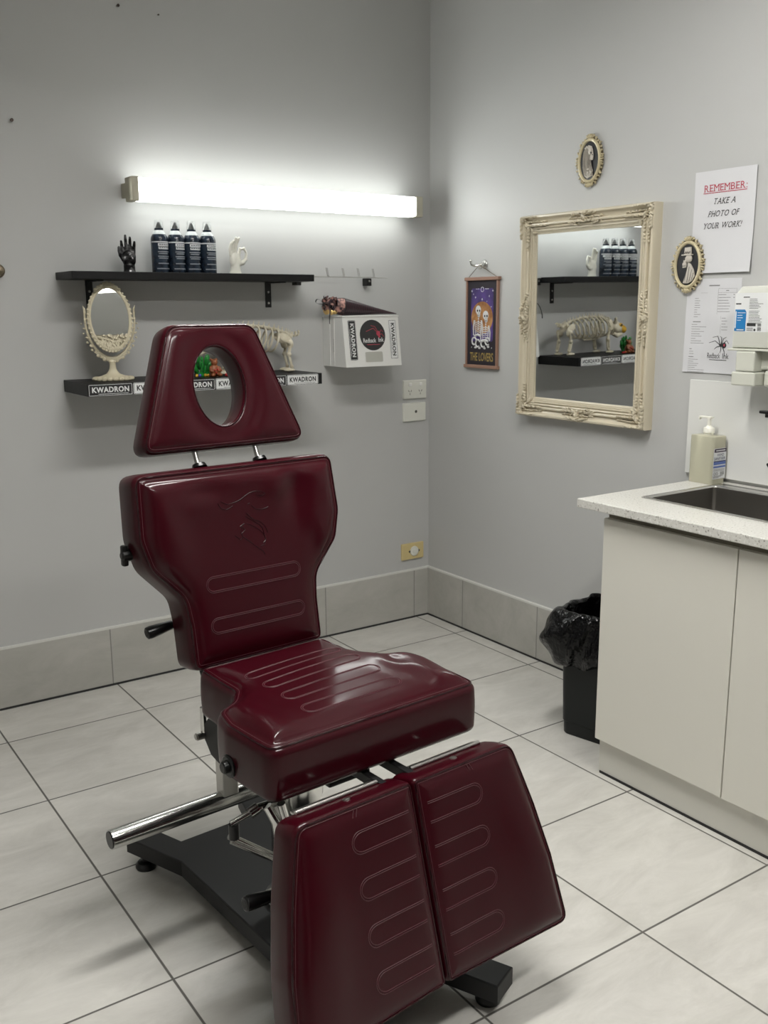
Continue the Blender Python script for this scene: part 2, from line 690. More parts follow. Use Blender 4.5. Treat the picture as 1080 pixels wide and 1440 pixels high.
slab('trim_4', -.0135, 0, -1.52, -.0135, 0, .0075, M['gap'])
slab('baseboard_left', RX0, RX0 + .012, RY0, -.012, .0, BH, M['tile_right'])
slab('baseboard_front', RX0 + .012, 0, RY0, RY0 + .012, .0, BH, M['tile_back'])
# a doorway on the far side, behind the photographer, and a bulkhead above it
d = MB()
d.box(-2.55, -1.70, RY0, RY0 + .04, 0, 2.05)
door = struct(d.build('door_1', mat('painted door', (.62, .61, .58), .4), smooth=False))
MB().ell((-2.47, RY0 + .075, 1.0), (.028, .028, .028)).tube([(-2.47, RY0 + .03, 1.0), (-2.47, RY0 + .07, 1.0)], .01).build('door_handle', M['steel'], door)
f = MB()
for (x0, x1, z0, z1) in ((-2.62, -2.552, 0, 2.12), (-1.698, -1.63, 0, 2.12), (-2.552, -1.698, 2.052, 2.12)):
    f.box(x0, x1, RY0, RY0 + .055, z0, z1, bev=.004)
struct(f.build('trim_5', M['caulk'], smooth=False))
slab('trim_6', RX0, 0, RY0, RY0 + .45, 2.30, RH, mat('bulkhead grey', (.20, .20, .20), .6))

# ceiling lights: shallow trays with a flat diffuser facing down
def tray(label, x, y, m, dp):
    t = thing('ceiling_light', label, 'light', (x, y, RH), group='ceiling trays')
    h = MB()
    for (x0, x1, y0, y1) in ((-.62, .62, -.12, -.098), (-.62, .62, .098, .12), (-.62, -.598, -.098, .098), (.598, .62, -.098, .098)):
        h.box(x0, x1, y0, y1, -dp, 0)
    h.box(-.598, .598, -.098, .098, -.012, 0)
    h.build('housing', M['white_plastic'], t, smooth=False)
    MB().box(-.597, .597, -.097, .097, -.032, -.0125).build('diffuser', m, t, smooth=False)
    return t


tray('fluorescent ceiling tray above the tattoo chair', -1.45, -1.65, M['panel'], .095)
tray('fluorescent ceiling tray above the photographer', -1.35, -3.25, M['panel2'], .050)

# ----------------------------------------------------------------- camera
cam = bpy.data.cameras.new('Camera')
co = bpy.data.objects.new('Camera', cam)
COL.objects.link(co)
yaw, pit, rol, fpx = .6012175, .2095161, -.0057456, 1356.977
cy, sy, cp, sp = math.cos(yaw), math.sin(yaw), math.cos(pit), math.sin(pit)
fw = Vector((sy * cp, cy * cp, -sp))
rt = Vector((cy, -sy, 0))
up = rt.cross(fw)
r2 = rt * math.cos(rol) + up * math.sin(rol)
u2 = -rt * math.sin(rol) + up * math.cos(rol)
co.matrix_world = Matrix(((r2.x, u2.x, -fw.x, -2.4867), (r2.y, u2.y, -fw.y, -3.2825), (r2.z, u2.z, -fw.z, 1.336), (0, 0, 0, 1)))
cam.sensor_fit = 'VERTICAL'
cam.sensor_height = 24
cam.sensor_width = 18
cam.lens = 24 * fpx / 1440
cam.clip_start = .02
cam.dof.use_dof = True
cam.dof.focus_distance = 2.15
cam.dof.aperture_fstop = cam.lens / 1000 / .0030
SC.camera = co
vs = SC.view_settings
vs.view_transform = 'Standard'
vs.look = 'None'
vs.gamma = 1
vs.exposure = 0
try:
    vs.use_curve_mapping = False
except Exception:
    pass
w = bpy.data.worlds.new('World')
SC.world = w
w.use_nodes = True
w.node_tree.nodes['Background'].inputs[0].default_value = (.5, .5, .5, 1)
w.node_tree.nodes['Background'].inputs[1].default_value = 0.0
SC.cycles.max_bounces = 10
SC.cycles.diffuse_bounces = 6
SC.cycles.glossy_bounces = 5
SC.cycles.transmission_bounces = 8
SC.cycles.sample_clamp_indirect = 6
SC.cycles.caustics_reflective = False
SC.cycles.caustics_refractive = False
SC.cycles.use_denoising = True

# ----------------------------------------------------------------- the tattoo chair
V0 = 1.5
TH = math.radians(4)
Uv = Vector((math.cos(TH), math.sin(TH), 0))
Vv = Vector((math.sin(TH), -math.cos(TH), 0))
cen = Uv * (-1.685) + Vv * V0
CH = thing('tattoo_chair', 'adjustable burgundy vinyl tattoo chair with split leg rests on a black steel base', 'chair', (cen.x, cen.y, 0), (0, 0, TH))


def cp3(u, v, z):
    return Vector((u, -(v - V0), z))


def panel(v0, z0, dv, dz):
    """maps panel coordinates (a across, h along, t out of the front face) to the chair"""
    L = math.hypot(dv, dz)
    D = Vector((0, -dv / L, dz / L))
    n = Vector((1, 0, 0)).cross(D)
    if n.y > 0 and abs(n.y) > .5:
        n = -n
    if abs(n.y) <= .5 and n.z < 0:
        n = -n
    o = cp3(0, v0, z0)
    return lambda a, h, t: o + Vector((1, 0, 0)) * a + D * h + n * t


def ccw(P):
    a = np.sum(P[:, 0] * np.roll(P[:, 1], -1) - P[:, 1] * np.roll(P[:, 0], -1))
    return P if a > 0 else P[::-1].copy()


class Cushion:
    def __init__(s, outline, T, r, bulge, lam, dent, fmap, center, hole=None, N=220, K=26):
        s.P = ccw(resample(outline, N))
        s.T, s.r, s.bulge, s.lam, s.dent, s.f, s.c = T, r, bulge, lam, dent, fmap, center
        s.hole = hole
        s.N, s.K = N, K
        s.Q = inset(s.P, r)
        # smooth the inset outline a little so concave corners stay clean
        for _ in range(3):
            s.Q = .5 * s.Q + .25 * (np.roll(s.Q, 1, 0) + np.roll(s.Q, -1, 0))

    def dist(s, X):
        X = np.atleast_2d(np.array(X, float))
        dd = np.sqrt(((X[:, None, :] - s.Q[None, :, :]) ** 2).sum(2)) + 1e-6
        m0 = dd.min(1)
        d = (np.mean((dd / m0[:, None]) ** -3.0, 1) * 8) ** (-1 / 3.0) * m0
        d = np.minimum(d, m0 * 1.6)
        if s.hole:
            cx, cy, ra, rb, rh = s.hole
            k = np.hypot((X[:, 0] - cx) / (ra + rh), (X[:, 1] - cy) / (rb + rh))
            d = np.minimum(d, np.abs(k - 1) * (ra + rb) / 2)
        return d

    def height(s, X):
        X = np.atleast_2d(np.array(X, float))
        d = s.dist(X)
        w = 1 - np.exp(-d / s.lam)
        return s.bulge * w + s.dent(X[:, 0], X[:, 1]) * w

    def build(s, name, parent, label=None, piping=True):
        N, f, T, r = s.N, s.f, s.T, s.r
        mb = MB()
        verts, faces = [], []
        rows = []

        def row(P, t):
            b = len(verts)
            tt = t if hasattr(t, '__len__') else [t] * N
            for i in range(N):
                verts.append(f(P[i, 0], P[i, 1], tt[i]))
            rows.append(b)

        # underside to side to the rounded front edge
        rb_ = r * .75
        under = [(rb_ * (1 - math.sin(a)), -T + rb_ * (1 - math.cos(a))) for a in np.linspace(0, PI / 2, 7)]
        for (q, t) in under + [(-.001, -T * .62), (-.0013, -T * .5), (-.001, -T * .36)]:
            row(inset(s.P, q), t)
        for k in range(7):
            a = PI / 2 * k / 6
            w = k / 6
            P = s.P * (1 - w) + s.Q * w if False else inset(s.P, r * (1 - math.cos(a)))
            if k == 6:
                P = s.Q
            row(P, -r + r * math.sin(a))
        if s.hole:
            cx, cy, ra, rb, rh = s.hole
            th = np.arctan2(s.Q[:, 1] - cy, s.Q[:, 0] - cx)

            def ring(k):
                rho = 1 / np.sqrt((np.cos(th) / (ra + k)) ** 2 + (np.sin(th) / (rb + k)) ** 2)
                return np.c_[cx + rho * np.cos(th), cy + rho * np.sin(th)]
            Hh = ring(rh)
            for k in range(1, s.K + 1):
                w = k / s.K
                w = w * w * (3 - 2 * w)
                P = s.Q * (1 - w) + Hh * w
                row(P, s.height(P))
            for k in range(1, 7):
                a = PI / 2 * k / 6
                row(ring(rh * (1 - math.sin(a))), -rh + rh * math.cos(a))
            row(ring(0), -T * .6)
            row(ring(.001), -T + .006)
            row(ring(.006), -T)
            nr = len(rows)
            for j in range(nr):
                a0, b0 = rows[j], rows[(j + 1) % nr]
                for i in range(N):
                    l = (i + 1) % N
                    faces.append((a0 + i, a0 + l, b0 + l, b0 + i))
        else:
            c = np.array(s.c)
            for k in range(1, s.K):
                w = 1 - (k / s.K) ** 1.25
                P = c + (s.Q - c) * w
                row(P, s.height(P))
            for j in range(len(rows) - 1):
                a0, b0 = rows[j], rows[j + 1]
                for i in range(N):
                    l = (i + 1) % N
                    faces.append((a0 + i, a0 + l, b0 + l, b0 + i))
            b0 = len(verts)
            verts.append(f(c[0], c[1], float(s.height([c])[0])))
            a0 = rows[-1]
            for i in range(N):
                faces.append((a0 + i, a0 + (i + 1) % N, b0))
            b0 = len(verts)
            verts.append(f(c[0], c[1], -T))
            for i in range(N):
                faces.append((rows[0] + (i + 1) % N, rows[0] + i, b0))
        bm = bmesh.new()
        bv = [bm.verts.new(p) for p in verts]
        for q in faces:
            try:
                bm.faces.new([bv[i] for i in q])
            except ValueError:
                pass
        bmesh.ops.recalc_face_normals(bm, faces=bm.faces)
        mb.bm(bm)
        if piping:
            k = r * .42
            P = inset(s.P, k)
            a = math.acos(1 - k / r)
            tt = -r + r * math.sin(a) + .0004
            mb.tube([f(p[0], p[1], tt) for p in P], .0022, 6, 1, closed=True)
            if s.hole:
                P = ring(rh * .45)
                mb.tube([f(p[0], p[1], -.0012) for p in P], .0018, 6, 1, closed=True)
        o = mb.build(name, [M['leather'], M['piping']], parent, True, 60, label)
        if piping:
            sm = MB()
            q_ = r * .72
            R_ = inset(s.P, q_)
            t_ = -r + r * math.sin(math.acos(1 - q_ / r)) + .0002
            sm.tube([f(p[0], p[1], t_) for p in R_], .00055, 5, closed=True)
            sm.build('seam_stitching', M['thread'], o)
        return o

    def line(s, pts, mb, r=.0007, closed=False):
        """a line of stitching lying on the surface"""
        P = np.array(pts, float)
        # densify
        out = []
        n = len(P)
        for i in range(n if closed else n - 1):
            a, b_ = P[i], P[(i + 1) % n]
            m = max(1, int(np.hypot(*(b_ - a)) / .006))
            for k in range(m):
                out.append(a + (b_ - a) * k / m)
        if not closed:
            out.append(P[-1])
        H = s.height(out)
        mb.tube([s.f(p[0], p[1], h + r * .35) for p, h in zip(out, H)], r, 6, closed=closed)


def stadium(x0, x1, y0, y1, n=10):
    return rrect(x0, x1, y0, y1, (y1 - y0) / 2 - 1e-5, n)


def bump(x, y, cx, cy, sx, sy):
    return np.exp(-((x - cx) / sx) ** 2 - ((y - cy) / sy) ** 2)


# --- backrest
fB = panel(1.385, .595, -.168, 1)
olB = round_poly([(-.163, .002), (.163, .002), (.163, .10), (.169, .155), (.232, .225), (.249, .290), (.242, .422), (-.242, .422), (-.249, .290), (-.232, .225), (-.169, .155), (-.163, .10)],
                 [.022, .022, .0, .05, .06, .07, .026, .026, .07, .06, .05, .0])


def dB(a, h):
    side = 1 / (1 + np.exp(-(np.abs(a) - .155) / .016))
    up = 1 / (1 + np.exp(-(h - .17) / .03))
    lip = 1 / (1 + np.exp(-(h - .375) / .012))
    d = .011 * side * up + .007 * lip * (1 - side) - .004 * bump(a, h, 0, .27, .12, .09)
    d -= .007 * bump(a, h, .125, .355, .028, .060) + .005 * bump(a, h, -.09, .375, .055, .022) + .004 * bump(a, h, .165, .22, .02, .05)
    d += .005 * bump(a, h, .08, .365, .03, .03) + .003 * bump(a, h, -.12, .35, .05, .03)
    d += .0012 * np.sin(60 * a + 40 * h) * up * side
    return d


CB = Cushion(olB, .085, .018, .008, .022, dB, fB, (0, .22))
back = CB.build('backrest', CH)
st = MB()
for (y0, y1) in ((.160, .194), (.073, .107)):
    for g in (0, .0034):
        CB.line(stadium(-.116 + g, .117 - g, y0 + g, y1 - g), st, closed=True)
st.build('stitching', M['thread'], back, label='double stitched oblong outlines')
em = MB()
px = lambda X, Y: (290 + X / 6.2625, 670 + Y / 6.2625)
A = np.linalg.solve(np.array([[302, 716, 1], [375, 710, 1], [370, 780, 1.]]), np.array([[-.071, .333], [.055, .325], [.031, .220]]))
strokes = [[(85, 240), (100, 265), (120, 285), (145, 293), (170, 290), (215, 262)], [(265, 215), (300, 190), (330, 165), (360, 145), (390, 133), (425, 126), (465, 128)],
           [(345, 245), (365, 235)], [(380, 255), (405, 275), (430, 286), (460, 288), (490, 283), (530, 265)],
           [(335, 320), (365, 350), (400, 375), (440, 388), (470, 402), (500, 430), (520, 460), (530, 495)],
           [(330, 350), (375, 378), (420, 402), (460, 425), (485, 455), (500, 505)], [(340, 410), (380, 424), (420, 445), (460, 470), (490, 500), (515, 545)],
           [(285, 440), (320, 415)], [(240, 520), (265, 535), (290, 557), (312, 530), (350, 555), (400, 592), (450, 628), (490, 655), (510, 690)], [(495, 582), (515, 560)],
           [(300, 440), (290, 490), (310, 530)], [(500, 505), (515, 560), (505, 600), (470, 610)], [(305, 445), (330, 470), (300, 500)],
           [(110, 225), (170, 250), (215, 235), (265, 215)], [(465, 128), (500, 150), (470, 165), (420, 160)]]
for s_ in strokes:
    pts = [tuple(np.array([*px(*q), 1]) @ A) for q in s_]
    CB.line(pts, em, .0008)
em.build('embossed_emblem', M['piping'], back, label='embossed flourish emblem in the burgundy vinyl')

# --- headrest with a face hole
fH = panel(1.275, 1.045, -.222, 1)
olH = round_poly([(-.203, -.004), (.203, -.004), (.106, .266), (-.106, .266)], [.026, .026, .040, .040])


def dH(a, h):
    k = np.hypot(a / .078, (h - .130) / .104)
    return -.006 * np.exp(-((k - 1) / .30) ** 2)


CHd = Cushion(olH, .066, .015, .005, .018, dH, fH, (0, .13), hole=(-.001, .130, .0585, .084, .009))
head = CHd.build('headrest', CH)
for s_ in (-1, 1):
    rod = MB()
    a, b_ = fB(.074 * s_, .412, -.040), fH(.074 * s_, .03, -.030)
    rod.tube([a, b_], .0058, 12)
    ro = rod.build('headrest_rod', M['steel'], CH)
    e = (b_ - a).normalized()
    c = fB(.074 * s_, .424, -.040)
    MB().tube([c - e * .002, c + e * .006], [.017, .014], 16).build('collar', M['black_plastic'], ro)

# --- seat
fS = panel(0, .607, 1, 0)
olS = round_poly([(.157, 1.385), (.160, 1.46), (.160, 1.535), (.186, 1.572), (.236, 1.602), (.250, 1.665), (.247, 1.75), (.243, 1.806),
                  (-.243, 1.806), (-.247, 1.75), (-.250, 1.665), (-.236, 1.602), (-.186, 1.572), (-.160, 1.535), (-.160, 1.46), (-.157, 1.385)],
                 [.02, 0, .03, .05, .055, .05, 0, .030, .030, 0, .05, .055, .05, .03, 0, .02])


def dS(a, v):
    d = .010 * bump(np.abs(a), v, .205, 1.72, .055, .11)
    d += .0055 * bump(a, v, .165, 1.765, .018, .045) - .006 * bump(a, v, .160, 1.640, .014, .035)
    d += .003 * bump(a, v, -.19, 1.70, .03, .05)
    d += .014 * np.exp(-((v - 1.575) / .13) ** 2) / (1 + np.exp(-(a + .06) / .06)) + .004 * np.exp(-((v - 1.60) / .14) ** 2)
    d += .0018 * np.sin(90 * a - 30 * v) * bump(a, v, .17, 1.70, .06, .08)
    d += .0016 * np.sin(85 * v + 20 * a) * bump(a, v, -.08, 1.77, .12, .03)
    return d


CS = Cushion(olS, .104, .019, .010, .024, dS, fS, (0, 1.655))
seat = CS.build('seat_cushion', CH)
st = MB()
for k in range(4):
    v0 = 1.505 + .0665 * k
    for g in (0, .0034):
        CS.line(stadium(-.122 + g, .106 - g, v0 + g, v0 + .037 - g), st, closed=True)
st.build('stitching', M['thread'], seat, label='double stitched oblong outlines')

# --- leg rests
fL = panel(1.889, .504, .28, -1)
half = [(.0018, -.004), (.251, -.004), (.266, .05), (.286, .125), (.308, .235), (.322, .378), (.0018, .366)]


def dL(s_):
    def d(a, h):
        a = a * s_
        r = .010 / (1 + np.exp(-(a - .205 - .10 * (h - .2)) / .014)) * (1 / (1 + np.exp(-(h - .09) / .03)))
        return r - .003 * bump(a, h, .08, .2, .07, .15)
    return d


for s_ in (1, -1):
    ol = round_poly([(a * s_, h) for a, h in half], [.010, .030, 0, 0, 0, .024, .010])
    C = Cushion(ol, .070, .013, .006, .022, dL(s_), fL, (.15 * s_, .19), N=200)
    lg = C.build('leg_rest', CH)
    st = MB()
    for k in range(4):
        h0 = .042 + .080 * k
        for g in (0, .0034):
            pts = [(.0225, h0 + g)] + [(.152 - g - .019 + (.019 - g * .0) * math.sin(t), h0 + .0195 - (.0195 - g) * math.cos(t)) for t in np.linspace(0, PI, 12)] + [(.0225, h0 + .039 - g)]
            C.line([(a * s_, h) for a, h in pts], st)
    # short stitched tack by the top edge
    tk = [(.128, .006), (.133, .018)]
    for q in (0, .007):
        C.line([((a + q) * s_, h) for a, h in tk], st)
    st.build('stitching', M['thread'], lg, label='double stitched oblong outlines')
    bt = MB()
    c, n_ = fL(.125 * s_, -.0045, -.030), (fL(0, -1, 0) - fL(0, 0, 0)).normalized()
    bt.tube([c, c + n_ * .0022, c + n_ * .0034], [.0072, .0070, .004], 16)
    bt.build('snap_button', M['steel'], lg)
    hg = MB()
    p = [cp3(.13 * s_, 1.812, .498), cp3(.13 * s_, 1.836, .507)]
    hg.box(.04 * s_ if s_ > 0 else -.215, .215 if s_ > 0 else -.04, -.342, -.318, .489, .493)
    hg.tube([cp3(.04 * s_, 1.834, .4965), cp3(.215 * s_, 1.834, .4965)], .0042, 12)
    hg.build('hinge_plate', M['steel'], CH)
    hb = MB()
    hb.box(*(sorted((.025 * s_, .04 * s_))), -.352, -.22, .478, .4975, bev=.002)
    hb.build('hinge_arm', M['black_metal'], CH, smooth=False)

# --- frame under the seat
fr = MB()
fr.box(-.13, .13, -.24, .10, .474, .5035, bev=.004)
fr.box(-.05, .05, -.20, .07, .43, .474, bev=.004)
fr.box(-.128, .128, .09, .148, .438, .468, bev=.005)
fr.prism([(.085, .398), (.12, .405), (.152, .438), (.152, .458), (.12, .492), (.085, .492)], -.132, -.119, M=Matrix(((0, 0, 1, 0), (1, 0, 0, 0), (0, 1, 0, 0), (0, 0, 0, 1))))
fr.build('seat_frame', M['black_metal'], CH, smooth=False)
# struts carrying the backrest from the seat frame
for s_ in (-1, 1):
    q = MB()
    a, b_ = Vector((.10 * s_, .13, .45)), fB(.10 * s_, .20, -.091)
    q.tube([a, fB(.10 * s_, .02, -.091 - .004), b_], .012, 8)
    q.build('back_strut', M['black_metal'], CH)
bo = MB()
bo.tube([(-.149, .150, .440), (-.128, .150, .440)], .0085, 12)
bo.tube([(-.152, .150, .440), (-.149, .150, .440)], .0065, 12)
bo.build('pivot_bolt', M['steel'], CH)
MB().tube([(-.131, .150, .446), (-.131, .150, .503)], .0065, 12).build('strut_rod', M['chrome'], CH)
MB().tube([(-.112, .12, .42), (-.112, .12, .395)], .008, 10).build('stop_pin', M['steel'], CH)

# --- cross bar on two posts
ba = MB()
ba.tube([(-.357, .14, .28), (-.356, .14, .28), (0, .14, .28), (.356, .14, .28), (.357, .14, .28)], .0205, 48)
cb = ba.build('cross_bar', M['chrome'], CH, angle=50)
for s_ in (-1, 1):
    MB().tube([(.3571 * s_, .14, .28), (.3590 * s_, .14, .28)], [.0185, .0175], 24).build('end_cap', M['black_plastic'], cb)
for s_ in (-1, 1):
    MB().box(.066 * s_ - .001 if s_ > 0 else -.104, .104 if s_ > 0 else -.066, .124, .158, .292, .47, bev=.003).build('bar_post', M['steel'], CH, smooth=False)

# --- column, pump lever, base
cl = MB()
cl.lathe([(.072, .072), (.072, .085), (.060, .095), (.055, .10), (.053, .31), (.060, .325), (.060, .36), (.05, .372)], 32)
cl.build('column', M['chrome'], CH)
MB().lathe([(.036, .37), (.036, .455), (.07, .457), (.07, .474)], 28).build('piston', M['chrome'], CH)
pl = MB()
pl.tube([(-.045, -.005, .185), (-.155, .012, .272)], .0075, 12)
pl.tube([(-.048, -.018, .182), (-.158, 0, .266)], .005, 12)
pl.build('pump_lever', M['chrome'], CH)
kn = MB()
kn.tube([(-.148, .005, .30), (-.148, .005, .268)], .011, 12)
kn.build('lever_joint', M['black_plastic'], CH)
lk = MB()
lk.tube([(-.158, 0, .306), (-.112, -.01, .322)], .0065, 12)
lk.tube([(-.118, -.01, .320), (-.100, -.012, .327)], .0125, 14)
lk.tube([(-.10, -.012, .327), (-.06, -.02, .33)], .009, 12)
lk.build('link_rod', M['chrome'], CH)
fk = MB()
fk.tube([(-.088, -.03, .335), (-.074, -.04, .30), (-.066, -.042, .23), (-.062, -.04, .11)], [.010, .011, .010, .009], 12)
fk.tube([(-.070, -.055, .345), (-.058, -.055, .30), (-.052, -.053, .20)], [.009, .009, .008], 12)
fk.build('lever_fork', M['chrome'], CH)

hb = [(-.192, 1.035), (-.128, 1.018), (-.094, 1.132), (.094, 1.132), (.128, 1.018), (.192, 1.035), (.136, 1.215), (.136, 1.785), (.200, 1.955), (.136, 1.978), (.094, 1.868),
      (-.094, 1.868), (-.136, 1.978), (-.200, 1.955), (-.136, 1.785), (-.136, 1.215)]
bs = MB()
bs.prism([(u, -(v - V0)) for u, v in hb][::-1], .036, .074, bev=.003)
base = bs.build('base_plate', M['black_metal'], CH, smooth=False)
for (u, v) in ((-.160, 1.070), (.160, 1.070), (.163, 1.925), (-.163, 1.925)):
    MB().lathe([(.024, 0), (.0255, .004), (.025, .010), (.020, .016), (.009, .018), (.009, .037)], 20, (u, -(v - V0), 0)).build('levelling_foot', M['black_plastic'], base)


# --- levers and knobs
def handle(name, p0, p1, p2):
    """black grip p0-p1 on a thin rod on to p2"""
    p0, p1, p2 = Vector(p0), Vector(p1), Vector(p2)
    d = p1 - p0
    L = [0, .03, .15, .5, .8, .95, 1]
    R = [.010, .0130, .0140, .0125, .0105, .0100, .008]
    g = MB().tube([p0 + d * t for t in L], R, 16).build(name, M['black_plastic'], CH)
    MB().tube([p1 - d * .05, p2], .0055, 10).build('rod', M['black_metal'], g)
    MB().tube([p0 - d.normalized() * .0006, p0 + d.normalized() * .001], .007, 14).build('grip_cap', M['black_metal'], g)
    return g


handle('recline_lever', cp3(-.213, 1.270, .664), cp3(-.152, 1.270, .672), cp3(-.09, 1.265, .676))
handle('leg_rest_lever', cp3(-.292, 1.785, .330), cp3(-.225, 1.785, .322), cp3(-.12, 1.785, .318))
k = MB()
c = fB(-.2465, .262, -.062)
k.tube([c + Vector((.004, 0, 0)), c + Vector((-.006, 0, 0)), c + Vector((-.013, 0, 0)), c + Vector((-.016, 0, 0))], [.013, .0125, .0115, .006], 16)
k.box(c.x - .015, c.x - .002, c.y - .008, c.y + .008, c.z - .022, c.z + .022, bev=.004)
k.build('backrest_knob', M['black_plastic'], CH)
k = MB()
c = cp3(-.249, 1.675, .532)
k.tube([c + Vector((.004, 0, 0)), c + Vector((-.004, 0, 0)), c + Vector((-.006, 0, 0))], [.021, .021, .018], 24)
k.tube([c + Vector((-.004, 0, 0)), c + Vector((-.014, 0, 0)), c + Vector((-.016, 0, 0))], [.012, .011, .009], 18)
k.build('armrest_socket', M['black_plastic'], CH)
# ----------------------------------------------------------------- the back wall
# fluorescent wall light
LX0, LX1 = -1.296, -.114
L = thing('wall_light', 'long lit fluorescent batten light mounted high on the grey back wall', 'light', ((LX0 + LX1) / 2, 0, 1.719), W1)
hw = (LX1 - LX0) / 2
MB().box(-hw + .002, hw - .03, -.023, .023, 0, .046, bev=.002).build('spine', M['lamp_cap'], L, smooth=False)
for s_ in (-1, 1):
    x0, x1 = (-hw, -hw + .024) if s_ < 0 else (hw - .032, hw)
    MB().box(x0, x1, -.0385, .0385, .042, .107, bev=.003).build('end_cap', M['lamp_cap'], L, smooth=False)
df = MB()
df.prism(rrect(.0465, .105, -.0368, .0368, .012), -hw + .0245, hw - .0325, M=Matrix(((0, 0, 1, 0), (0, 1, 0, 0), (1, 0, 0, 0), (0, 0, 0, 1))))
dfo = df.build('diffuser', [M['tube'], M['tube_edge']], L, angle=50, label='glowing white diffuser')
for pl_ in dfo.data.polygons:           # the broad front is brighter than the narrow edges
    pl_.material_index = 0 if pl_.center.z > .1045 else 1

# upper shelf with two angle brackets
SX0, SX1, SD, SZ0, SZ1 = -1.532, -.656, .176, 1.4275, 1.4515
S = thing('wall_shelf', 'upper black wall shelf on two angle brackets holding bottles and hands', 'shelf', (0, 0, 0))
MB().box(SX0, SX1, -SD, -.0005, SZ0, SZ1, bev=.0015).build('board', M['black_wood'], S, smooth=False)
for x in (-1.425, -.754):
    bk = MB()
    bk.box(x - .012, x + .012, -.004, -.0005, 1.336, SZ0, bev=.001)
    bk.box(x - .012, x + .012, -.120, -.0005, SZ0 - .0045, SZ0 - .0005, bev=.001)
    bo = bk.build('bracket', M['black_metal'], S, smooth=False)
    for z in (1.352, 1.392):
        MB().lathe([(.0042, 0), (.004, .0012), (.002, .002), (0, .0021)], 12, M=Matrix.Translation((x, -.004, z)) @ Matrix.Rotation(PI / 2, 4, 'X')).build('screw', M['steel'], bo)

# lower box shelf with six brand stickers on its front
BX0, BX1, BD, BZ0, BZ1 = -1.531, -.676, .25, 1.064, 1.103
S2 = thing('wall_shelf', 'lower black floating shelf with black and white brand stickers along its front', 'shelf', (0, 0, 0))
MB().box(BX0, BX1, -BD, -.0005, BZ0, BZ1, bev=.001).build('board', M['black_wood'], S2, smooth=False)
zc = (BZ0 + BZ1) / 2


def brand(parent, w, h, dark, loc, rot, label):
    """one KWADRON sticker, centred on loc"""
    m = MB()
    m.prism(rrect(-w / 2, w / 2, -h / 2, h / 2, h * .12), 0, .0006)
    o = m.build('brand_sticker', M['black_sticker'] if dark else M['white_sticker'], parent, smooth=False, label=label)
    o.location, o.rotation_euler = loc, rot
    t = MB()
    fg = M['white_sticker'] if dark else M['black_sticker']
    text_mb(t, 'KWADRON', 0, .03 * h, w * .84, h * .48, .0009, bold=.034, spacing=1.10)
    # rule under the letters and thin border
    bar_mb(t, -w * .28, w * .40, -h * .33, h * .035, .0009)
    for y in (-h * .45, h * .45):
        bar_mb(t, -w * .485, w * .485, y, h * .035, .0008)
    for x in (-w * .485, w * .485):
        t.quad((x - h * .018, -h * .45, .0008), (x + h * .018, -h * .45, .0008), (x + h * .018, h * .45, .0008), (x - h * .018, h * .45, .0008))
    t.build('lettering', fg, o, smooth=False)
    return o


sx = [(-1.531, -1.385), (-1.379, -1.233), (-1.228, -1.085), (-1.079, -.938), (-.933, -.822), (-.818, -.690)]
sx = [(-1.529, -1.386), (-1.383, -1.243), (-1.240, -1.098), (-1.095, -.958), (-.955, -.823), (-.820, -.692)]
for i, (a, b_) in enumerate(sx):
    brand(S2, b_ - a, .037, i % 2 == 0, ((a + b_) / 2, -BD, zc - .0005), W1, 'black sticker with white KWADRON lettering' if i % 2 == 0 else 'white sticker with black KWADRON lettering')


# --- hands on the upper shelf
def hand(name, label, loc, m, fingers, thumb, rotz, cuff):
    t = thing(name, label, 'figurine', loc, (0, 0, rotz), 'palmistry hands on the upper shelf')
    mb = MB()
    mb.lathe(cuff, 20, sy=.78)
    mb.ell((0, 0, .050), (.0235, .0125, .027), su=16, sv=12)
    mb.ell((.010, -.003, .040), (.013, .012, .018), su=12, sv=9)
    mb.ell((-.010, -.002, .042), (.012, .011, .020), su=12, sv=9)
    for chain, r in fingers:
        mb.tube(chain, r, 12)
        mb.ell(chain[-1], r[-1] * 1.02)
        for q, rr in zip(chain[1:-1], r[1:-1]):
            mb.ell(q, rr * 1.08)
    mb.tube(thumb[0], thumb[1], 12)
    for q, rr in zip(thumb[0], thumb[1]):
        mb.ell(q, rr * 1.05)
    blob(mb, 'hand', m, t, .0014, 3)
    return t


cuff = [(.0, 0), (.0205, 0), (.0205, .004), (.019, .006), (.0185, .024), (.0165, .030), (.016, .042)]
fx = [(-.0185, .092, .0175), (-.0065, .101, 0), (.0055, .098, 0), (.0165, .086, 0)]
fing = []
for x, top, _ in ((-.0180, .104, 0), (-.0065, .122, 0), (.0055, .116, 0), (.0165, .102, 0)):
    z0 = .066 if abs(x) < .01 else .062
    dx = x * .22
    fing.append(([(x, 0, z0), (x + dx * .4, -.001, z0 + (top - z0) * .38), (x + dx * .8, -.003, z0 + (top - z0) * .70), (x + dx, -.006, top - .004)], [.0062, .0056, .0050, .0041]))
thumb = ([(-.016, -.005, .042), (-.026, -.010, .056), (-.0295, -.013, .070), (-.030, -.014, .080)], [.0085, .0070, .0058, .0046])
hand('hand_figurine', 'blackened silver open palm hand figurine standing on the upper shelf beside the bottles', (-1.312, -.085, SZ1), M['black_silver'], fing, thumb, -.35, cuff)
fing2 = []
for x, top, bend in ((-.0165, .112, .006), (-.0065, .122, .008), (.0045, .123, .010)):
    fing2.append(([(x, 0, .064), (x - .003, -.001, .085), (x - .0015, -.007, .104), (x + .003, -.014 - bend * .3, top)], [.0066, .0062, .0056, .0047]))
fing2.append(([(.0135, -.001, .066), (.0200, -.004, .087), (.0330, -.008, .089), (.0400, -.010, .076)], [.0064, .0060, .0055, .0046]))
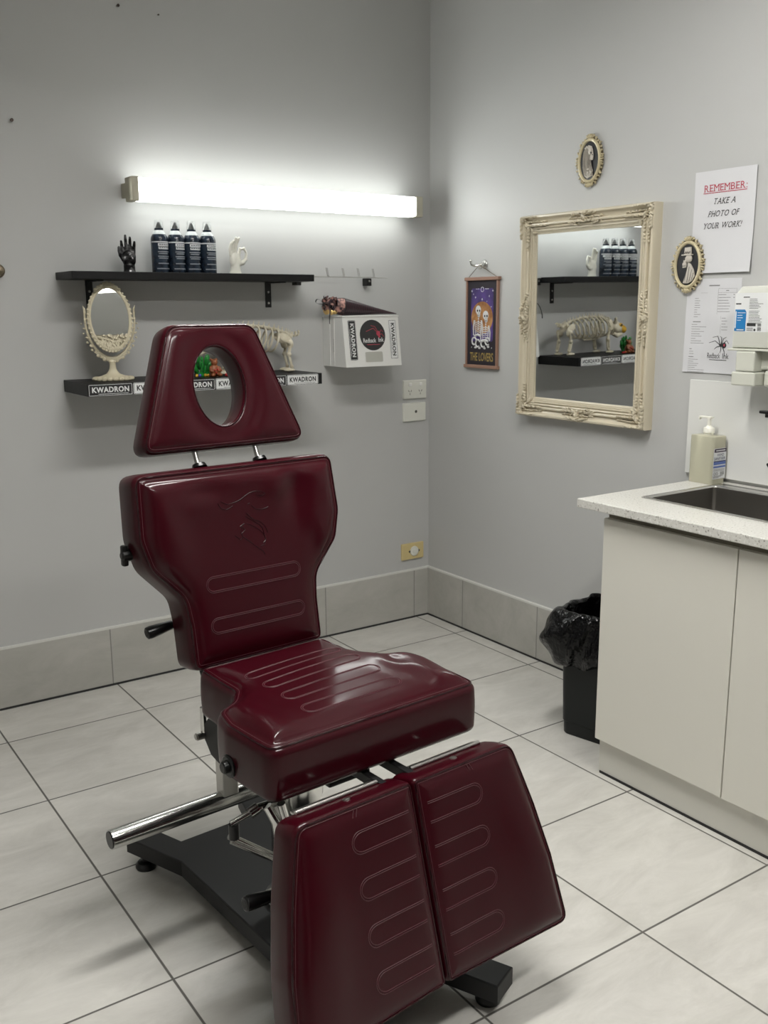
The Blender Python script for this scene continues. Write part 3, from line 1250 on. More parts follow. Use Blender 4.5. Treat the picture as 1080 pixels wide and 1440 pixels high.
thumb2 = ([(.0130, -.004, .036), (.0270, -.008, .040), (.0385, -.010, .053), (.0405, -.011, .070)], [.0090, .0078, .0064, .0050])
hand('hand_figurine', 'white open hand figurine with thumb and finger touching beside the bottles', (-.925, -.085, SZ1), M['white_resin'], fing2, thumb2, .12, [(0, 0), (.023, 0), (.0225, .006), (.020, .012), (.0185, .028), (.0165, .036), (.0165, .045)])

# --- four navy bottles
bt = thing('spray_bottle', 'navy bottle with clear cap nearest the black hand figurine', 'bottle', (-1.199, -.075, SZ1), (0, 0, 0), 'navy bottles on the upper shelf')
MB().lathe([(0, 0), (.026, 0), (.0282, .003), (.0285, .010), (.0285, .112), (.027, .119), (.0225, .127)], 32).build('body', M['navy'], bt)
MB().lathe([(.0226, .1272), (.0195, .134), (.0150, .1395), (.0135, .141)], 32).build('shoulder', M['shoulder'], bt)
MB().lathe([(.0145, .1405), (.0150, .142), (.0150, .1465), (.0135, .147)], 28).build('collar', M['navy'], bt)
MB().lathe([(.0085, .147), (.0080, .150), (.0025, .1665), (.0015, .167), (0, .1671)], 20).build('nozzle', M['nozzle'], bt)
MB().lathe([(.0155, .1472), (.0158, .150), (.0140, .168), (.0120, .1735), (0, .1745)], 28).build('clear_cap', M['clear'], bt)
lb = MB()


def wrap(z0, z1, a0, a1, r, mat_=0, n=14):
    vs, fs = [], []
    for i in range(n + 1):
        a = a0 + (a1 - a0) * i / n
        vs += [(r * math.sin(a), -r * math.cos(a), z0), (r * math.sin(a), -r * math.cos(a), z1)]
    for i in range(n):
        fs.append((2 * i, 2 * i + 2, 2 * i + 3, 2 * i + 1))
    lb.add(vs, fs, mat_)


wrap(.0995, .1035, -1.5, 1.5, .0288, 1)
wrap(.088, .0975, -.55, 1.2, .0288, 1)
wrap(.078, .086, -.50, .95, .0288, 1)
for i, (z, a0, a1) in enumerate(((.068, -.6, 1.0), (.062, -.5, .7), (.053, -.6, 1.1), (.047, -.5, .8), (.030, -.6, .9), (.013, -.8, 1.1))):
    wrap(z, z + .0035, a0, a1, .0288, 0)
for i, z in enumerate((.0905, .0805)):
    for k in range(5):
        wrap(z + .001, z + .004, -.40 + .26 * k, -.22 + .26 * k, .02905, 2, 3)
lb.build('label', [M['label_grey'], M['label_white'], M['navy']], bt, label='pale band and lines of print')
for i, (dx, s) in enumerate(((.0585, 'second navy bottle from the black hand figurine'), (.117, 'third navy bottle from the black hand figurine'), (.1755, 'navy bottle with clear cap nearest the white hand figurine'))):
    c = copy_tree(bt)
    c.location = (-1.199 + dx, -.075, SZ1)
    c.rotation_euler = (0, 0, (.12, -.1, .05)[i])
    c['label'] = s

# --- oval table mirror
T = thing('table_mirror', 'small ornate ivory oval mirror on a pedestal stand on the lower shelf', 'mirror', (-1.405, -.130, BZ1), (0, 0, math.radians(-10)))
fm = MB()
for k in range(20):
    a = 2 * PI * k / 20
    fm.ell((.058 * math.cos(a), .040 * math.sin(a), .006), (.011, .010, .008), su=8, sv=6)
fm.lathe([(0, 0), (.060, 0), (.062, .004), (.056, .010), (.040, .015), (.022, .022), (.014, .032), (.011, .040), (.010, .056), (.013, .062), (.009, .068), (0, .069)], 28, sy=.68)
fm.build('pedestal', M['ivory'], T)
yk = MB()
cz = .200
for s_ in (-1, 1):
    pts = []
    for k in range(15):
        a = -PI / 2 + (PI / 2 + .12) * k / 14
        pts.append((.079 * math.cos(a) * s_, 0, cz + .128 * math.sin(a) * (1 - .05 * math.cos(a))))
    yk.tube(pts, [.006 - .003 * k / 14 for k in range(15)], 8)
    for k, q in enumerate(pts[:13]):
        rr = .011 - .0006 * k
        d = Vector((q[0], 0, (q[2] - cz) * .7)).normalized()
        for j in (0, 1):
            yk.ell(Vector(q) + d * (.004 + .0045 * j) + Vector((.004 * (-1) ** (k + j), -.002, 0)), (rr * .7, .004, rr * .62), Matrix.Rotation(random.uniform(-1, 1), 3, 'Y'), 7, 5)
    yk.tube([pts[-1], (.0785 * s_, 0, cz + .030), (.083 * s_, 0, cz + .042)], [.004, .0035, .001], 8)
yk.build('yoke', M['ivory'], T)
ov = thing  # (kept short: the tilting oval is one frame part with its glass)
fo = MB()
NP = 48
ra, rb = .064, .101
loop = [(ra * math.cos(2 * PI * k / NP), 0, rb * math.sin(2 * PI * k / NP)) for k in range(NP)]
fo.tube(loop, .0050, 8, closed=True)
fo.tube([((ra + .004) * math.cos(2 * PI * k / NP), .002, (rb + .004) * math.sin(2 * PI * k / NP)) for k in range(NP)], .0040, 8, closed=True)
for k in range(44):
    a = 2 * PI * k / 44
    fo.ell(((ra + .006) * math.cos(a), -.001, (rb + .006) * math.sin(a)), (.0048, .0035, .0042), None, 7, 5)
for k in range(-4, 5):
    a = PI / 2 + k * .13
    fo.ell(((ra + .010) * math.cos(a), 0, (rb + .012 - abs(k) * .001) * math.sin(a)), (.007, .0035, .0085 - abs(k) * .0008), None, 8, 5)
# carved panel across the lower part
for i in range(90):
    z = random.uniform(-.098, -.052)
    wmax = ra * math.sqrt(max(0, 1 - (z / rb) ** 2)) - .003
    x = random.uniform(-wmax, wmax)
    fo.ell((x, -.003, z), (.0055, .0030, .0036), Matrix.Rotation(random.uniform(-1.5, 1.5), 3, 'Y'), 6, 4)
fo.lathe([(ra, -.001), (ra, .003)], 40, M=Matrix.Translation((0, .003, 0)) @ Matrix.Rotation(-PI / 2, 4, 'X') @ Matrix.Scale(rb / ra, 4, (0, 1, 0)))
tilt = math.radians(-10)
fro = fo.build('oval_frame', M['ivory'], T)
fro.location = (0, -.004, cz)
fro.rotation_euler = (tilt, 0, 0)
gl = MB()
ring = [((ra - .003) * math.cos(2 * PI * k / 64), (rb - .003) * math.sin(2 * PI * k / 64)) for k in range(64)]
ring = [(x, max(y, -.052)) for x, y in ring]
gl.prism(ring, .0, .002, M=Matrix(((1, 0, 0, 0), (0, 0, -1, .0005), (0, 1, 0, 0), (0, 0, 0, 1))))
g = gl.build('mirror_glass', M['mirror'], fro, smooth=False)
for s_ in (-1, 1):
    MB().tube([(.060 * s_, .0, cz), (.082 * s_, 0, cz)], .0035, 8).build('pivot_pin', M['ivory'], T)

# --- pig skeleton: head to the left, tail to the right
P = thing('pig_skeleton', 'bone coloured toy pig skeleton with curly tail standing behind the headrest', 'figurine', (-.905, -.105, BZ1))
sp_ = MB()
spine = [(.185, 0, .128), (.165, 0, .140), (.12, 0, .155), (.06, 0, .166), (0, 0, .170), (-.06, 0, .166), (-.10, 0, .155), (-.135, 0, .140), (-.150, 0, .128)]
sp_.tube(spine, .0055, 8)


def along(t):
    k = t * (len(spine) - 1)
    i = min(int(k), len(spine) - 2)
    return Vector(spine[i]).lerp(Vector(spine[i + 1]), k - i)


for k in range(24):
    q = along(k / 23)
    sp_.ell(q, (.0062, .0085, .0085), None, 8, 6)
    sp_.tube([q + Vector((0, 0, .004)), q + Vector((.004, 0, .018))], [.0032, .0016], 6)
sp_.build('spine', M['bone'], P)
for k in range(10):
    q = along(.24 + .056 * k)
    rb_ = MB()
    H = .098 - .0025 * abs(k - 4) ** 1.5
    Wd = .046 - .0011 * abs(k - 4) ** 1.4
    pts = [q + Vector((-.010 * (1 - math.cos(a)) * 1.2, Wd * math.sin(a), -H / 2 + H / 2 * math.cos(a))) for a in np.linspace(0, 2 * PI, 29)[:-1]]
    rb_.tube(pts, .0036, 7, closed=True)
    rb_.build('rib', M['bone'], P)
stn = MB()
stn.tube([(.045, 0, .066), (.0, 0, .068), (-.05, 0, .072), (-.088, 0, .082)], [.003, .005, .006, .004], 8)
stn.build('breastbone', M['bone'], P)
pv = MB()
for s_ in (-1, 1):
    pv.ell((.150, .022 * s_, .122), (.030, .006, .016), Matrix.Rotation(.5, 3, 'Y'))
    pv.ell((.168, .024 * s_, .102), (.014, .007, .018))
    pv.tube([(.165, .020 * s_, .130), (.160, .006 * s_, .142)], .006, 8)
pv.build('pelvis', M['bone'], P)
for s_ in (-1, 1):
    MB().ell((-.098, .034 * s_, .132), (.014, .004, .026), Matrix.Rotation(.35, 3, 'Y')).tube([(-.098, .036 * s_, .15), (-.090, .037 * s_, .112)], .0032, 8).build('shoulder_blade', M['bone'], P)


def pleg(x, y, top, knee, ank, toe):
    l = MB()
    l.tube([(x, y, top), (x + .004, y, top - .006), (x + (knee[0]) * .9, y, knee[1] + .008), (x + knee[0], y, knee[1])], [.009, .0062, .0058, .009], 10)
    l.ell((x, y, top), .0105)
    l.ell((x + knee[0], y, knee[1]), .0095)
    l.tube([(x + knee[0] + .002, y + .003, knee[1] - .004), (x + ank[0] + .002, y + .003, ank[1])], [.0055, .0052], 8)
    l.tube([(x + knee[0] - .004, y - .003, knee[1] - .004), (x + ank[0] - .003, y - .003, ank[1])], [.0040, .0040], 8)
    l.ell((x + ank[0], y, ank[1]), .0075)
    l.ell((x + ank[0] - .010, y, .0075), (.0235, .0145, .0072), None, 12, 7)
    l.build('leg', M['bone'], P)


for s_ in (-1, 1):
    pleg(.163 if s_ < 0 else .178, .030 * s_, .106, (-.004, .064), (.006, .020), 0)
    pleg(-.088 if s_ < 0 else -.076, .036 * s_, .112, (.010, .066), (.004, .020), 0)
tl = MB()
tl.tube([(.185, 0, .128)] + [(.192 + .0024 * k, .007 * math.sin(k * 1.15), .135 + .0075 * math.cos(k * 1.15) + .0004 * k) for k in range(13)], [.0045] + [.0038] * 13, 8)
tl.build('tail', M['bone'], P)
sk = MB()
sk.ell((-.168, 0, .118), (.036, .027, .028), Matrix.Rotation(-.25, 3, 'Y'), 14, 10)
sk.tube([(-.175, 0, .118), (-.215, 0, .104)], [.022, .0155], 12)
sk.ell((-.215, 0, .104), (.010, .0155, .0155))
sk.tube([(-.150, 0, .092), (-.180, 0, .078), (-.212, 0, .084)], [.012, .011, .009], 10)
for s_ in (-1, 1):
    sk.tube([(-.150, .018 * s_, .138), (-.142, .024 * s_, .160), (-.146, .022 * s_, .166)], [.009, .007, .002], 8)
sko = blob(sk, 'skull', M['bone'], P, .0022, 3)
mk = MB()
mk.tube([(-.190, 0, .1165), (-.205, 0, .111), (-.219, 0, .106), (-.228, 0, .103), (-.2285, 0, .103)], [.0200, .0195, .0185, .016, .004], 16)
for s_ in (-1, 1):
    mk.ell((-.178, .0235 * s_, .128), (.012, .006, .009))
mk.build('snout_paint', M['yellow'], sko, label='yellow painted snout and eye sockets')
for s_ in (-1, 1):
    MB().ell((-.178, .0285 * s_, .128), (.0055, .0030, .0048)).build('eye', M['black_plastic'], sko)
    MB().ell((-.2285, .006 * s_, .105), (.0025, .0028, .0035)).build('nostril', M['black_plastic'], sko)

# --- green ornament and brown figurine below the pig's head
G = thing('leafy_ornament', 'glossy green leaf ornament on the lower shelf seen through the headrest hole', 'ornament', (-1.098, -.150, BZ1))
g_ = MB()
for k in range(15):
    a = k * 2.4
    t = k / 14
    r = .010 + .016 * math.sin(PI * (.25 + .6 * t))
    g_.ell((r * math.cos(a), r * .6 * math.sin(a), .016 + .050 * t), (.0085, .0055, .018 - .004 * t), Matrix.Rotation(a, 3, 'Z') @ Matrix.Rotation(.35, 3, 'Y'), 8, 6)
g_.build('leaves', M['green'], G)
MB().lathe([(0, 0), (.024, 0), (.025, .005), (.016, .010), (.008, .016), (.006, .05), (0, .052)], 20).build('base', M['green'], G)
dd = MB()
for (x, y, z, c) in ((-.026, -.014, .005, 0), (-.018, -.021, .006, 1), (.012, -.024, .005, 0), (.024, -.014, .005, 1), (0, -.026, .006, 0)):
    dd.ell((x, y, z), .006, None, 8, 6, c)
dd.build('beads', [M['yellow'], M['blue_dot']], G)
F = thing('toy_figurine', 'small brown seated toy figurine beside the green leaf ornament', 'figurine', (-1.070, -.190, BZ1))
b_ = MB()
b_.ell((0, 0, .022), (.019, .015, .022))
b_.ell((0, -.002, .050), (.012, .012, .012))
for s_ in (-1, 1):
    b_.ell((.011 * s_, .002, .060), (.005, .004, .005))
    b_.tube([(.014 * s_, -.004, .034), (.019 * s_, -.013, .022), (.010 * s_, -.018, .018)], [.006, .005, .005], 8)
    b_.ell((.013 * s_, -.014, .007), (.009, .011, .007))
blob(b_, 'body', M['brown'], F, .0018, 2)
r_ = MB()
for (x, z) in ((-.006, .024), (.005, .026), (0, .015)):
    r_.ell((x, -.0155, z), .0035, None, 8, 6)
r_.build('dots', M['red_dot'], F)
P2 = thing('pebble_ornament', 'tiny red ornament on the lower shelf right of the brown toy', 'ornament', (-1.030, -.205, BZ1))
q = MB()
q.ell((0, 0, .006), (.009, .007, .006)).ell((.010, .003, .005), (.006, .006, .005))
q.build('body', M['red_dot'], P2)
q = MB()
q.ell((.002, -.006, .009), (.003, .002, .003))
q.build('bead', M['yellow'], P2)

# --- wire rack beyond the shelf end
K = thing('wire_rack', 'thin wire display rail with upright prongs clipped to the wall beside the upper shelf', 'rack', (-.48, 0, 1.449), W1)
r_ = MB().tube([(-.245, 0, .030), (.246, 0, .030)], .0017, 8)
r_.tube([(-.245, 0, .030), (-.245, 0, .010)], .0015, 6)
r_.build('rail', M['steel'], K)
for x in (-.030, .042, .112, .182):
    p = MB()
    for dx in (0, .006):
        p.tube([(x + dx, 0, .030), (x + dx - .010, .034, .030 + .003)], .0011, 6)
    p.build('prong', M['steel'], K)
for x in (-.160, .158):
    c = MB().box(x - .011, x + .011, -.032, -.003, 0, .034, bev=.002).build('clip', M['black_plastic'], K, smooth=False)
    MB().lathe([(.004, 0), (.0035, .0015), (0, .002)], 12, (x, -.014, .034)).build('screw', M['steel'], c)

# --- white box on the wall with brand stickers and a round logo
B = thing('suggestion_box', 'white wall box with round black spider logo and vertical brand stickers', 'box', (-.3905, 0, 1.112), W1)
bw, bh, d0, d1 = .1285, .186, .142, .168
bx = MB()
bx.prism([(.001, 0), (d1, 0), (d0, bh), (.001, bh)], -bw, bw, M=Matrix(((0, 0, 1, 0), (0, 1, 0, 0), (1, 0, 0, 0), (0, 0, 0, 1))))
bx.build('body', M['white_box'], B, smooth=False)
ld = MB()
ld.box(-bw - .002, bw + .002, bh, bh + .005, .001, d0 + .003, bev=.0012)
ld.build('lid', M['white_box'], B, smooth=False)
sl = MB()
sl.box(-bw - .0006, -bw, .055, .105, .079, .081)
sl.build('side_slot', M['gap'], B, smooth=False)
sr = MB()
for z in (.055, .085):
    sr.box(-bw - .0025, -bw, .004, bh - .002, z - .0015, z + .0015)
sr.build('side_rib', M['white_box'], B, smooth=False)
fa = math.atan2(d1 - d0, bh)          # lean of the sloping front


def front(x, h):
    """point on the sloping front, h up the slope"""
    return Vector((x, h * math.cos(fa), d1 - h * math.sin(fa)))


FR = Matrix.Rotation(-fa, 3, 'X').to_euler()
for (x, dark) in ((-.089, True), (.098, False)):
    o = brand(B, .150, .034, dark, front(x, .101), (Matrix.Rotation(-fa, 3, 'X') @ Matrix.Rotation(-PI / 2, 3, 'Z')).to_euler(), 'black vertical sticker with white KWADRON lettering' if dark else 'white vertical sticker with black KWADRON lettering')
lo = MB()
lo.lathe([(.0585, 0), (.0585, .0006), (0, .0007)], 40, mat=0)
lg = lo.build('round_logo', M['black_sticker'], B, label='round black sticker with a red spider and white lettering')
lg.location, lg.rotation_euler = front(.003, .119), FR
t = MB()
text_mb(t, 'Redback', -.016, -.020, .058, .0165, .0011, bold=.012)
text_mb(t, 'Ink', .037, -.018, .024, .0165, .0011, bold=.012)
bar_mb(t, -.030, .030, -.036, .0020, .0011, 1)
t.ell((.026, .006, .0011), (.009, .010, .0006), None, 10, 6, 1)
t.ell((.030, -.006, .0011), (.005, .005, .0006), None, 8, 6, 1)
for s_ in (-1, 1):
    for (a, b2, c) in (((.024, .008), (.004, .026), (-.030, .014)), ((.026, .010), (.012, .032), (-.006, .036)), ((.030, .006), (.040, .020), (.048, .012)), ((.030, 0), (.042, .004), (.050, -.006))):
        if s_ > 0:
            t.tube([(a[0], a[1], .0012), (b2[0], b2[1], .0012), (c[0], c[1], .0012)], .0011, 5, 1)
t.build('lettering', [M['white_sticker'], M['red_ink']], lg, smooth=False)
wn = MB()
wn.prism(rrect(-.040, .040, -.0195, .0195, .005), 0, .0006)
o = wn.build('card_window', mat('card slot', (.42, .42, .38), .5), B, smooth=False)
o.location, o.rotation_euler = front(.002, .036), FR
bz = MB()
ro_, ri = rrect(-.0425, .0425, -.022, .022, .006), rrect(-.040, .040, -.0195, .0195, .005)
n = len(ro_)
bz.add([(x, y, .0012) for x, y in ro_] + [(x, y, .0012) for x, y in ri] + [(x, y, 0) for x, y in ro_] + [(x, y, 0) for x, y in ri],
       [(i, (i + 1) % n, n + (i + 1) % n, n + i) for i in range(n)] + [(2 * n + i, 2 * n + (i + 1) % n, (i + 1) % n, i) for i in range(n)] + [(n + i, n + (i + 1) % n, 3 * n + (i + 1) % n, 3 * n + i) for i in range(n)])
b2 = bz.build('window_bezel', M['white_box'], B, smooth=False)
b2.location, b2.rotation_euler = front(.002, .036), FR

# --- dark paper cone lying on the box
CN = thing('party_cone', 'dark wrapped paper cone with pink gold ruffle and black ribbon lying on the white box', 'cone', (-.41, -.085, 1.3035))
d = Vector((1, -.12, 0)).normalized()
c0 = Vector((-.060, .012, .0335))
tip = Vector((.150, -.045, .006))
cn = MB()
ax = (tip - c0).normalized()
cn.tube([c0, c0.lerp(tip, .3), c0.lerp(tip, .7), tip], [.0335, .0235, .0100, .0012], 28)
cn.build('wrap', M['cone'], CN, angle=50)
bd = MB()
bd.tube([c0 - ax * .032, c0 - ax * .002], [.0300, .0340], 28, caps=False)
bd.build('band', M['ruffle'], CN, label='pink gold band')
rf = MB()
sideV = ax.cross(Vector((0, 0, 1))).normalized()
upV = sideV.cross(ax)
for k in range(90):
    a = random.uniform(0, 2 * PI)
    t_ = random.uniform(0, 1)
    r = .012 + .018 * random.random()
    p = c0 - ax * (.032 + .045 * t_) + (sideV * math.cos(a) + upV * math.sin(a)) * r
    p.z = max(p.z, .0105)
    rf.ell(p, (.009, .0025, .006), Euler((random.uniform(0, 6), random.uniform(0, 6), random.uniform(0, 6))).to_matrix(), 6, 4)
rf.build('ruffle', M['ruffle'], CN, label='crumpled pink and black ruffle')
gf = MB()
for k in range(16):
    p = c0 - ax * random.uniform(.03, .075) + sideV * random.uniform(.004, .024) * (1 if k % 4 else -1)
    p.z = random.uniform(.011, .020)
    gf.ell(p, (.010, .002, .007), Euler((random.uniform(0, 6), random.uniform(0, 6), random.uniform(0, 6))).to_matrix(), 6, 4)
gf.build('foil', M['gold_foil'], CN)
rb = MB()
e = c0 - ax * .078


def ribbon(pts, w):
    pts = [Vector(p) for p in pts]
    out = []
    for i in range(len(pts) - 1):
        for k in range(5):
            t_ = k / 5
            p0, p1, p2, p3 = pts[max(i - 1, 0)], pts[i], pts[i + 1], pts[min(i + 2, len(pts) - 1)]
            out.append(.5 * (2 * p1 + (p2 - p0) * t_ + (2 * p0 - 5 * p1 + 4 * p2 - p3) * t_ ** 2 + (3 * p1 - p0 - 3 * p2 + p3) * t_ ** 3))
    out.append(pts[-1])
    vs, fs = [], []
    for p in out:
        for (dy, dz) in ((-w, -.0003), (w, -.0003), (w, .0003), (-w, .0003)):
            vs.append(p + Vector((0, dy * .9, dy * .35 + dz)))
    for i in range(len(out) - 1):
        for k in range(4):
            l = (k + 1) % 4
            fs.append((4 * i + k, 4 * i + l, 4 * i + 4 + l, 4 * i + 4 + k))
    rb.add(vs, fs)


ribbon([e, e + Vector((-.018, -.008, .014)), e + Vector((-.036, -.012, .018)), e + Vector((-.042, -.012, .008)), e + Vector((-.030, -.010, .002)), e], .0035)
ribbon([e, e + Vector((-.008, -.034, .006)), e + Vector((-.014, -.068, -.018)), e + Vector((-.022, -.078, -.052)), e + Vector((-.023, -.079, -.072))], .0035)
rb.tube([e + ax * .03, e + ax * .01, e - ax * .004], [.018, .009, .006], 10)
rb.build('ribbon', M['ribbon'], CN)


# --- outlets
def plate(name, label, x, z, w, h, m, cat):
    t = thing(name, label, cat, (x, 0, z), W1)
    p = MB()
    p.prism(rrect(-w / 2, w / 2, -h / 2, h / 2, .003, 3), 0, .009, bev=.003)
    p.build('plate', m, t, smooth=False)
    return t


o = plate('power_outlet', 'white double power outlet on the back wall above the blank plate', -.079, .997, .118, .077, M['outlet'], 'outlet')
for x in (-.027, .027):
    MB().box(x - .008, x + .008, .014, .028, .009, .0125, bev=.002).build('switch', M['white_plastic'], o, smooth=False)
    s_ = MB()
    for (dx, a) in ((-.006, .5), (.006, -.5)):
        s_.box(-.0011, .0011, -.004, .004, 0, .0006, M=Matrix.Translation((x + dx, -.006, .009)) @ Matrix.Rotation(a, 4, 'Z'))
    s_.box(x - .001, x + .001, -.022, -.014, .009, .0096)
    s_.build('slot', M['outlet_hole'], o, smooth=False)
o = plate('blank_plate', 'white blank wall plate with one small dark hole under the double outlet', -.081, .902, .116, .077, M['outlet'], 'wall plate')
MB().lathe([(.0062, 0), (.0062, .0005), (0, .0006)], 16, (.006, .002, .009)).build('hole', M['outlet_hole'], o)
o = plate('power_outlet', 'aged cream outlet low in the corner just above the wall tiles', -.090, .300, .116, .071, M['cream_outlet'], 'outlet')
sk = MB()
sk.lathe([(.022, .009), (.021, .013), (.010, .014), (.009, .0165), (0, .017)], 20, (.006, 0, 0))
sk.build('socket_face', M['outlet'], o)
for x in (-.018, .030):
    MB().lathe([(.0052, .0095), (.0048, .0115), (0, .012)], 12, (x, 0, 0)).build('socket_hole', M['outlet_hole'], o)


# --- fixings left in the wall
def nail_at(name, label, x, z, r, L, m, cat='nail'):
    t = MB().tube([(x, -.0002, z), (x, -L * .8, z - .001), (x, -L * .82, z - .001), (x, -L, z - .001)], [r * .55, r * .55, r, r * .9], 10).build(name, m)
    return tag(t, label, cat)


nail_at('nail', 'dark nail sticking out of the back wall far left of the light', -1.634, 1.910, .0055, .016, M['nail'])
nail_at('wall_screw', 'screw left high on the back wall, left of the two near the top', -1.270, 2.294, .0048, .010, M['nail'], 'screw')
nail_at('wall_screw', 'smaller screw high on the back wall, right of the two near the top', -1.133, 2.287, .0028, .008, M['nail'], 'screw')
kb = thing('wall_fixing', 'round bronze fixing on the back wall at its left, level with the upper shelf', 'fixing', (-1.712, 0, 1.454), W1)
MB().lathe([(.021, 0), (.022, .003), (.020, .006), (.012, .008), (.010, .016)], 24).build('rose', M['bronze'], kb)
MB().lathe([(.010, .016), (.016, .020), (.017, .026), (.012, .032), (0, .034)], 24).build('cap', M['bronze'], kb)
# ----------------------------------------------------------------- the right wall
def wl(y, z):
    return (0, y, z)


# --- ornate framed mirror
fw_, fh_ = .604, .710
WM = thing('wall_mirror', 'large rectangular wall mirror in an ornate carved cream frame', 'mirror', (0, -.8968, 1.2945), W2)
prof = [(0, 0), (0, .034), (.003, .039), (.009, .040), (.012, .037), (.013, .034), (.022, .027), (.027, .0245), (.0275, .029), (.030, .033), (.034, .034), (.037, .032), (.038, .027), (.040, .0255), (.041, .029), (.044, .031),
        (.047, .029), (.048, .024), (.051, .0235), (.052, .027), (.055, .0265), (.057, .0225), (.062, .021), (.066, .020), (.0665, .016), (.070, .014), (.0705, .008)]


def rect_sweep(mb, w, h, prof, steps=1):
    rows = []
    vs, fs = [], []
    for s, z in prof:
        x, y = w / 2 - s, h / 2 - s
        vs += [(-x, -y, z), (x, -y, z), (x, y, z), (-x, y, z)]
    for i in range(len(prof) - 1):
        for k in range(4):
            l = (k + 1) % 4
            fs.append((4 * i + k, 4 * i + l, 4 * i + 4 + l, 4 * i + 4 + k))
    mb.add(vs, fs)


m = MB()
rect_sweep(m, fw_, fh_, prof)
m.build('frame', M['frame'], WM, angle=40)
ph = lambda s: float(np.interp(s, [p[0] for p in prof[1:]], [p[1] for p in prof[1:]]))
bd = MB()
nx, ny = int((fw_ - .12) / .0075), int((fh_ - .12) / .0075)
for i in range(nx + 1):
    x = -(fw_ / 2 - .0585) + (fw_ - .117) * i / nx
    for y in (-(fh_ / 2 - .0585), fh_ / 2 - .0585):
        bd.ell((x, y, .0225), (.0028, .0028, .0022), None, 6, 4)
for i in range(1, ny):
    y = -(fh_ / 2 - .0585) + (fh_ - .117) * i / ny
    for x in (-(fw_ / 2 - .0585), fw_ / 2 - .0585):
        bd.ell((x, y, .0225), (.0028, .0028, .0022), None, 6, 4)
bd.build('beading', M['frame'], WM)


def leafy(mb, pos, ang, L, w, hgt):
    """one carved acanthus lobe lying on the frame"""
    R = Matrix.Rotation(ang, 3, 'Z') @ Matrix.Rotation(-.18, 3, 'Y')
    mb.ell(pos, (L, w, hgt), R, 8, 6)


def edge_pt(side, t, s):
    """t along the side from its middle, s inward from the outer edge"""
    if side == 0:
        return Vector((t, fh_ / 2 - s, ph(s))), 0.0
    if side == 1:
        return Vector((t, -fh_ / 2 + s, ph(s))), 0.0
    if side == 2:
        return Vector((-fw_ / 2 + s, t, ph(s))), PI / 2
    return Vector((fw_ / 2 - s, t, ph(s))), PI / 2


for side in range(4):
    o = MB()
    half = .072 if side < 2 else .085
    for k in range(-9, 10):
        t = k / 9 * half
        f = 1 - abs(k) / 11
        for s, q in ((.010 + .006 * (1 - f), .55), (.024, -.5), (.037, .65)):
            if s < .015 and abs(k) > 6:
                continue
            p, a = edge_pt(side, t + random.uniform(-.002, .002), s + random.uniform(-.002, .002))
            leafy(o, p + Vector((0, 0, .003)), a + q * (1 if k > 0 else -1) + (PI if k < 0 else 0) + random.uniform(-.3, .3), .0088 * (.55 + .45 * f), .0030, .0085 * (.6 + .5 * f))
    p, a = edge_pt(side, 0, .020)
    for j in range(5):
        leafy(o, p + Vector((0, 0, .006)), a + PI / 2 + (j - 2) * .55, .017, .0036, .009)
    o.ell(p + Vector((0, 0, .009)), (.007, .007, .006))
    for s_ in (-1, 1):                    # scrolls reaching in along the rail
        p0, a = edge_pt(side, s_ * half * .95, .044)
        for j in range(4):
            p, a = edge_pt(side, s_ * (half * .55 + j * .011), .046 - .002 * j)
            leafy(o, p + Vector((0, 0, .002)), a + s_ * .3, .0085, .0034, .005)
    o.build('carved_ornament', M['frame'], WM)
for cx in (-1, 1):
    for cy_ in (-1, 1):
        o = MB()
        C0 = Vector((cx * fw_ / 2, cy_ * fh_ / 2, 0))
        for ax_ in (0, 1):
            for k in range(11):
                d = .012 + .0105 * k
                f = 1 - k / 13
                for s in ((.007, .022, .037) if k < 7 else (.024, .037)):
                    if s > d + .01:
                        continue
                    v = Vector((d, s)) if ax_ == 0 else Vector((s, d))
                    p = Vector((C0.x - cx * v.x, C0.y - cy_ * v.y, ph(min(v.x, v.y)) + .001))
                    a = (0 if ax_ == 0 else PI / 2) + random.uniform(-.8, .8)
                    leafy(o, p + Vector((0, 0, .002)), a, .0090 * (.55 + .45 * f), .0032, .0090 * (.6 + .5 * f))
        for j in range(6):
            d = .012 + .0095 * j
            p = C0 + Vector((-cx * d, -cy_ * d, ph(min(d, .07)) + .004))
            leafy(o, p, math.atan2(cy_, cx) + (j % 2) * .9 - .45, .0110, .0040, .0095)
        for j in range(4):
            d = .05 + .006 * j
            for v in ((d + .005, .050), (.050, d + .005)):
                leafy(o, C0 + Vector((-cx * v[0], -cy_ * v[1], ph(.05) + .001)), random.uniform(0, 3), .0065, .0035, .004)
        o.build('carved_ornament', M['frame'], WM)
g = MB().box(-(fw_ / 2 - .066), fw_ / 2 - .066, -(fh_ / 2 - .066), fh_ / 2 - .066, -.002, .002)
g = g.build('mirror_glass', M['mirror'], WM, smooth=False)
g.location = (0, 0, .0125)
g.rotation_euler = (.0075, .008, 0)


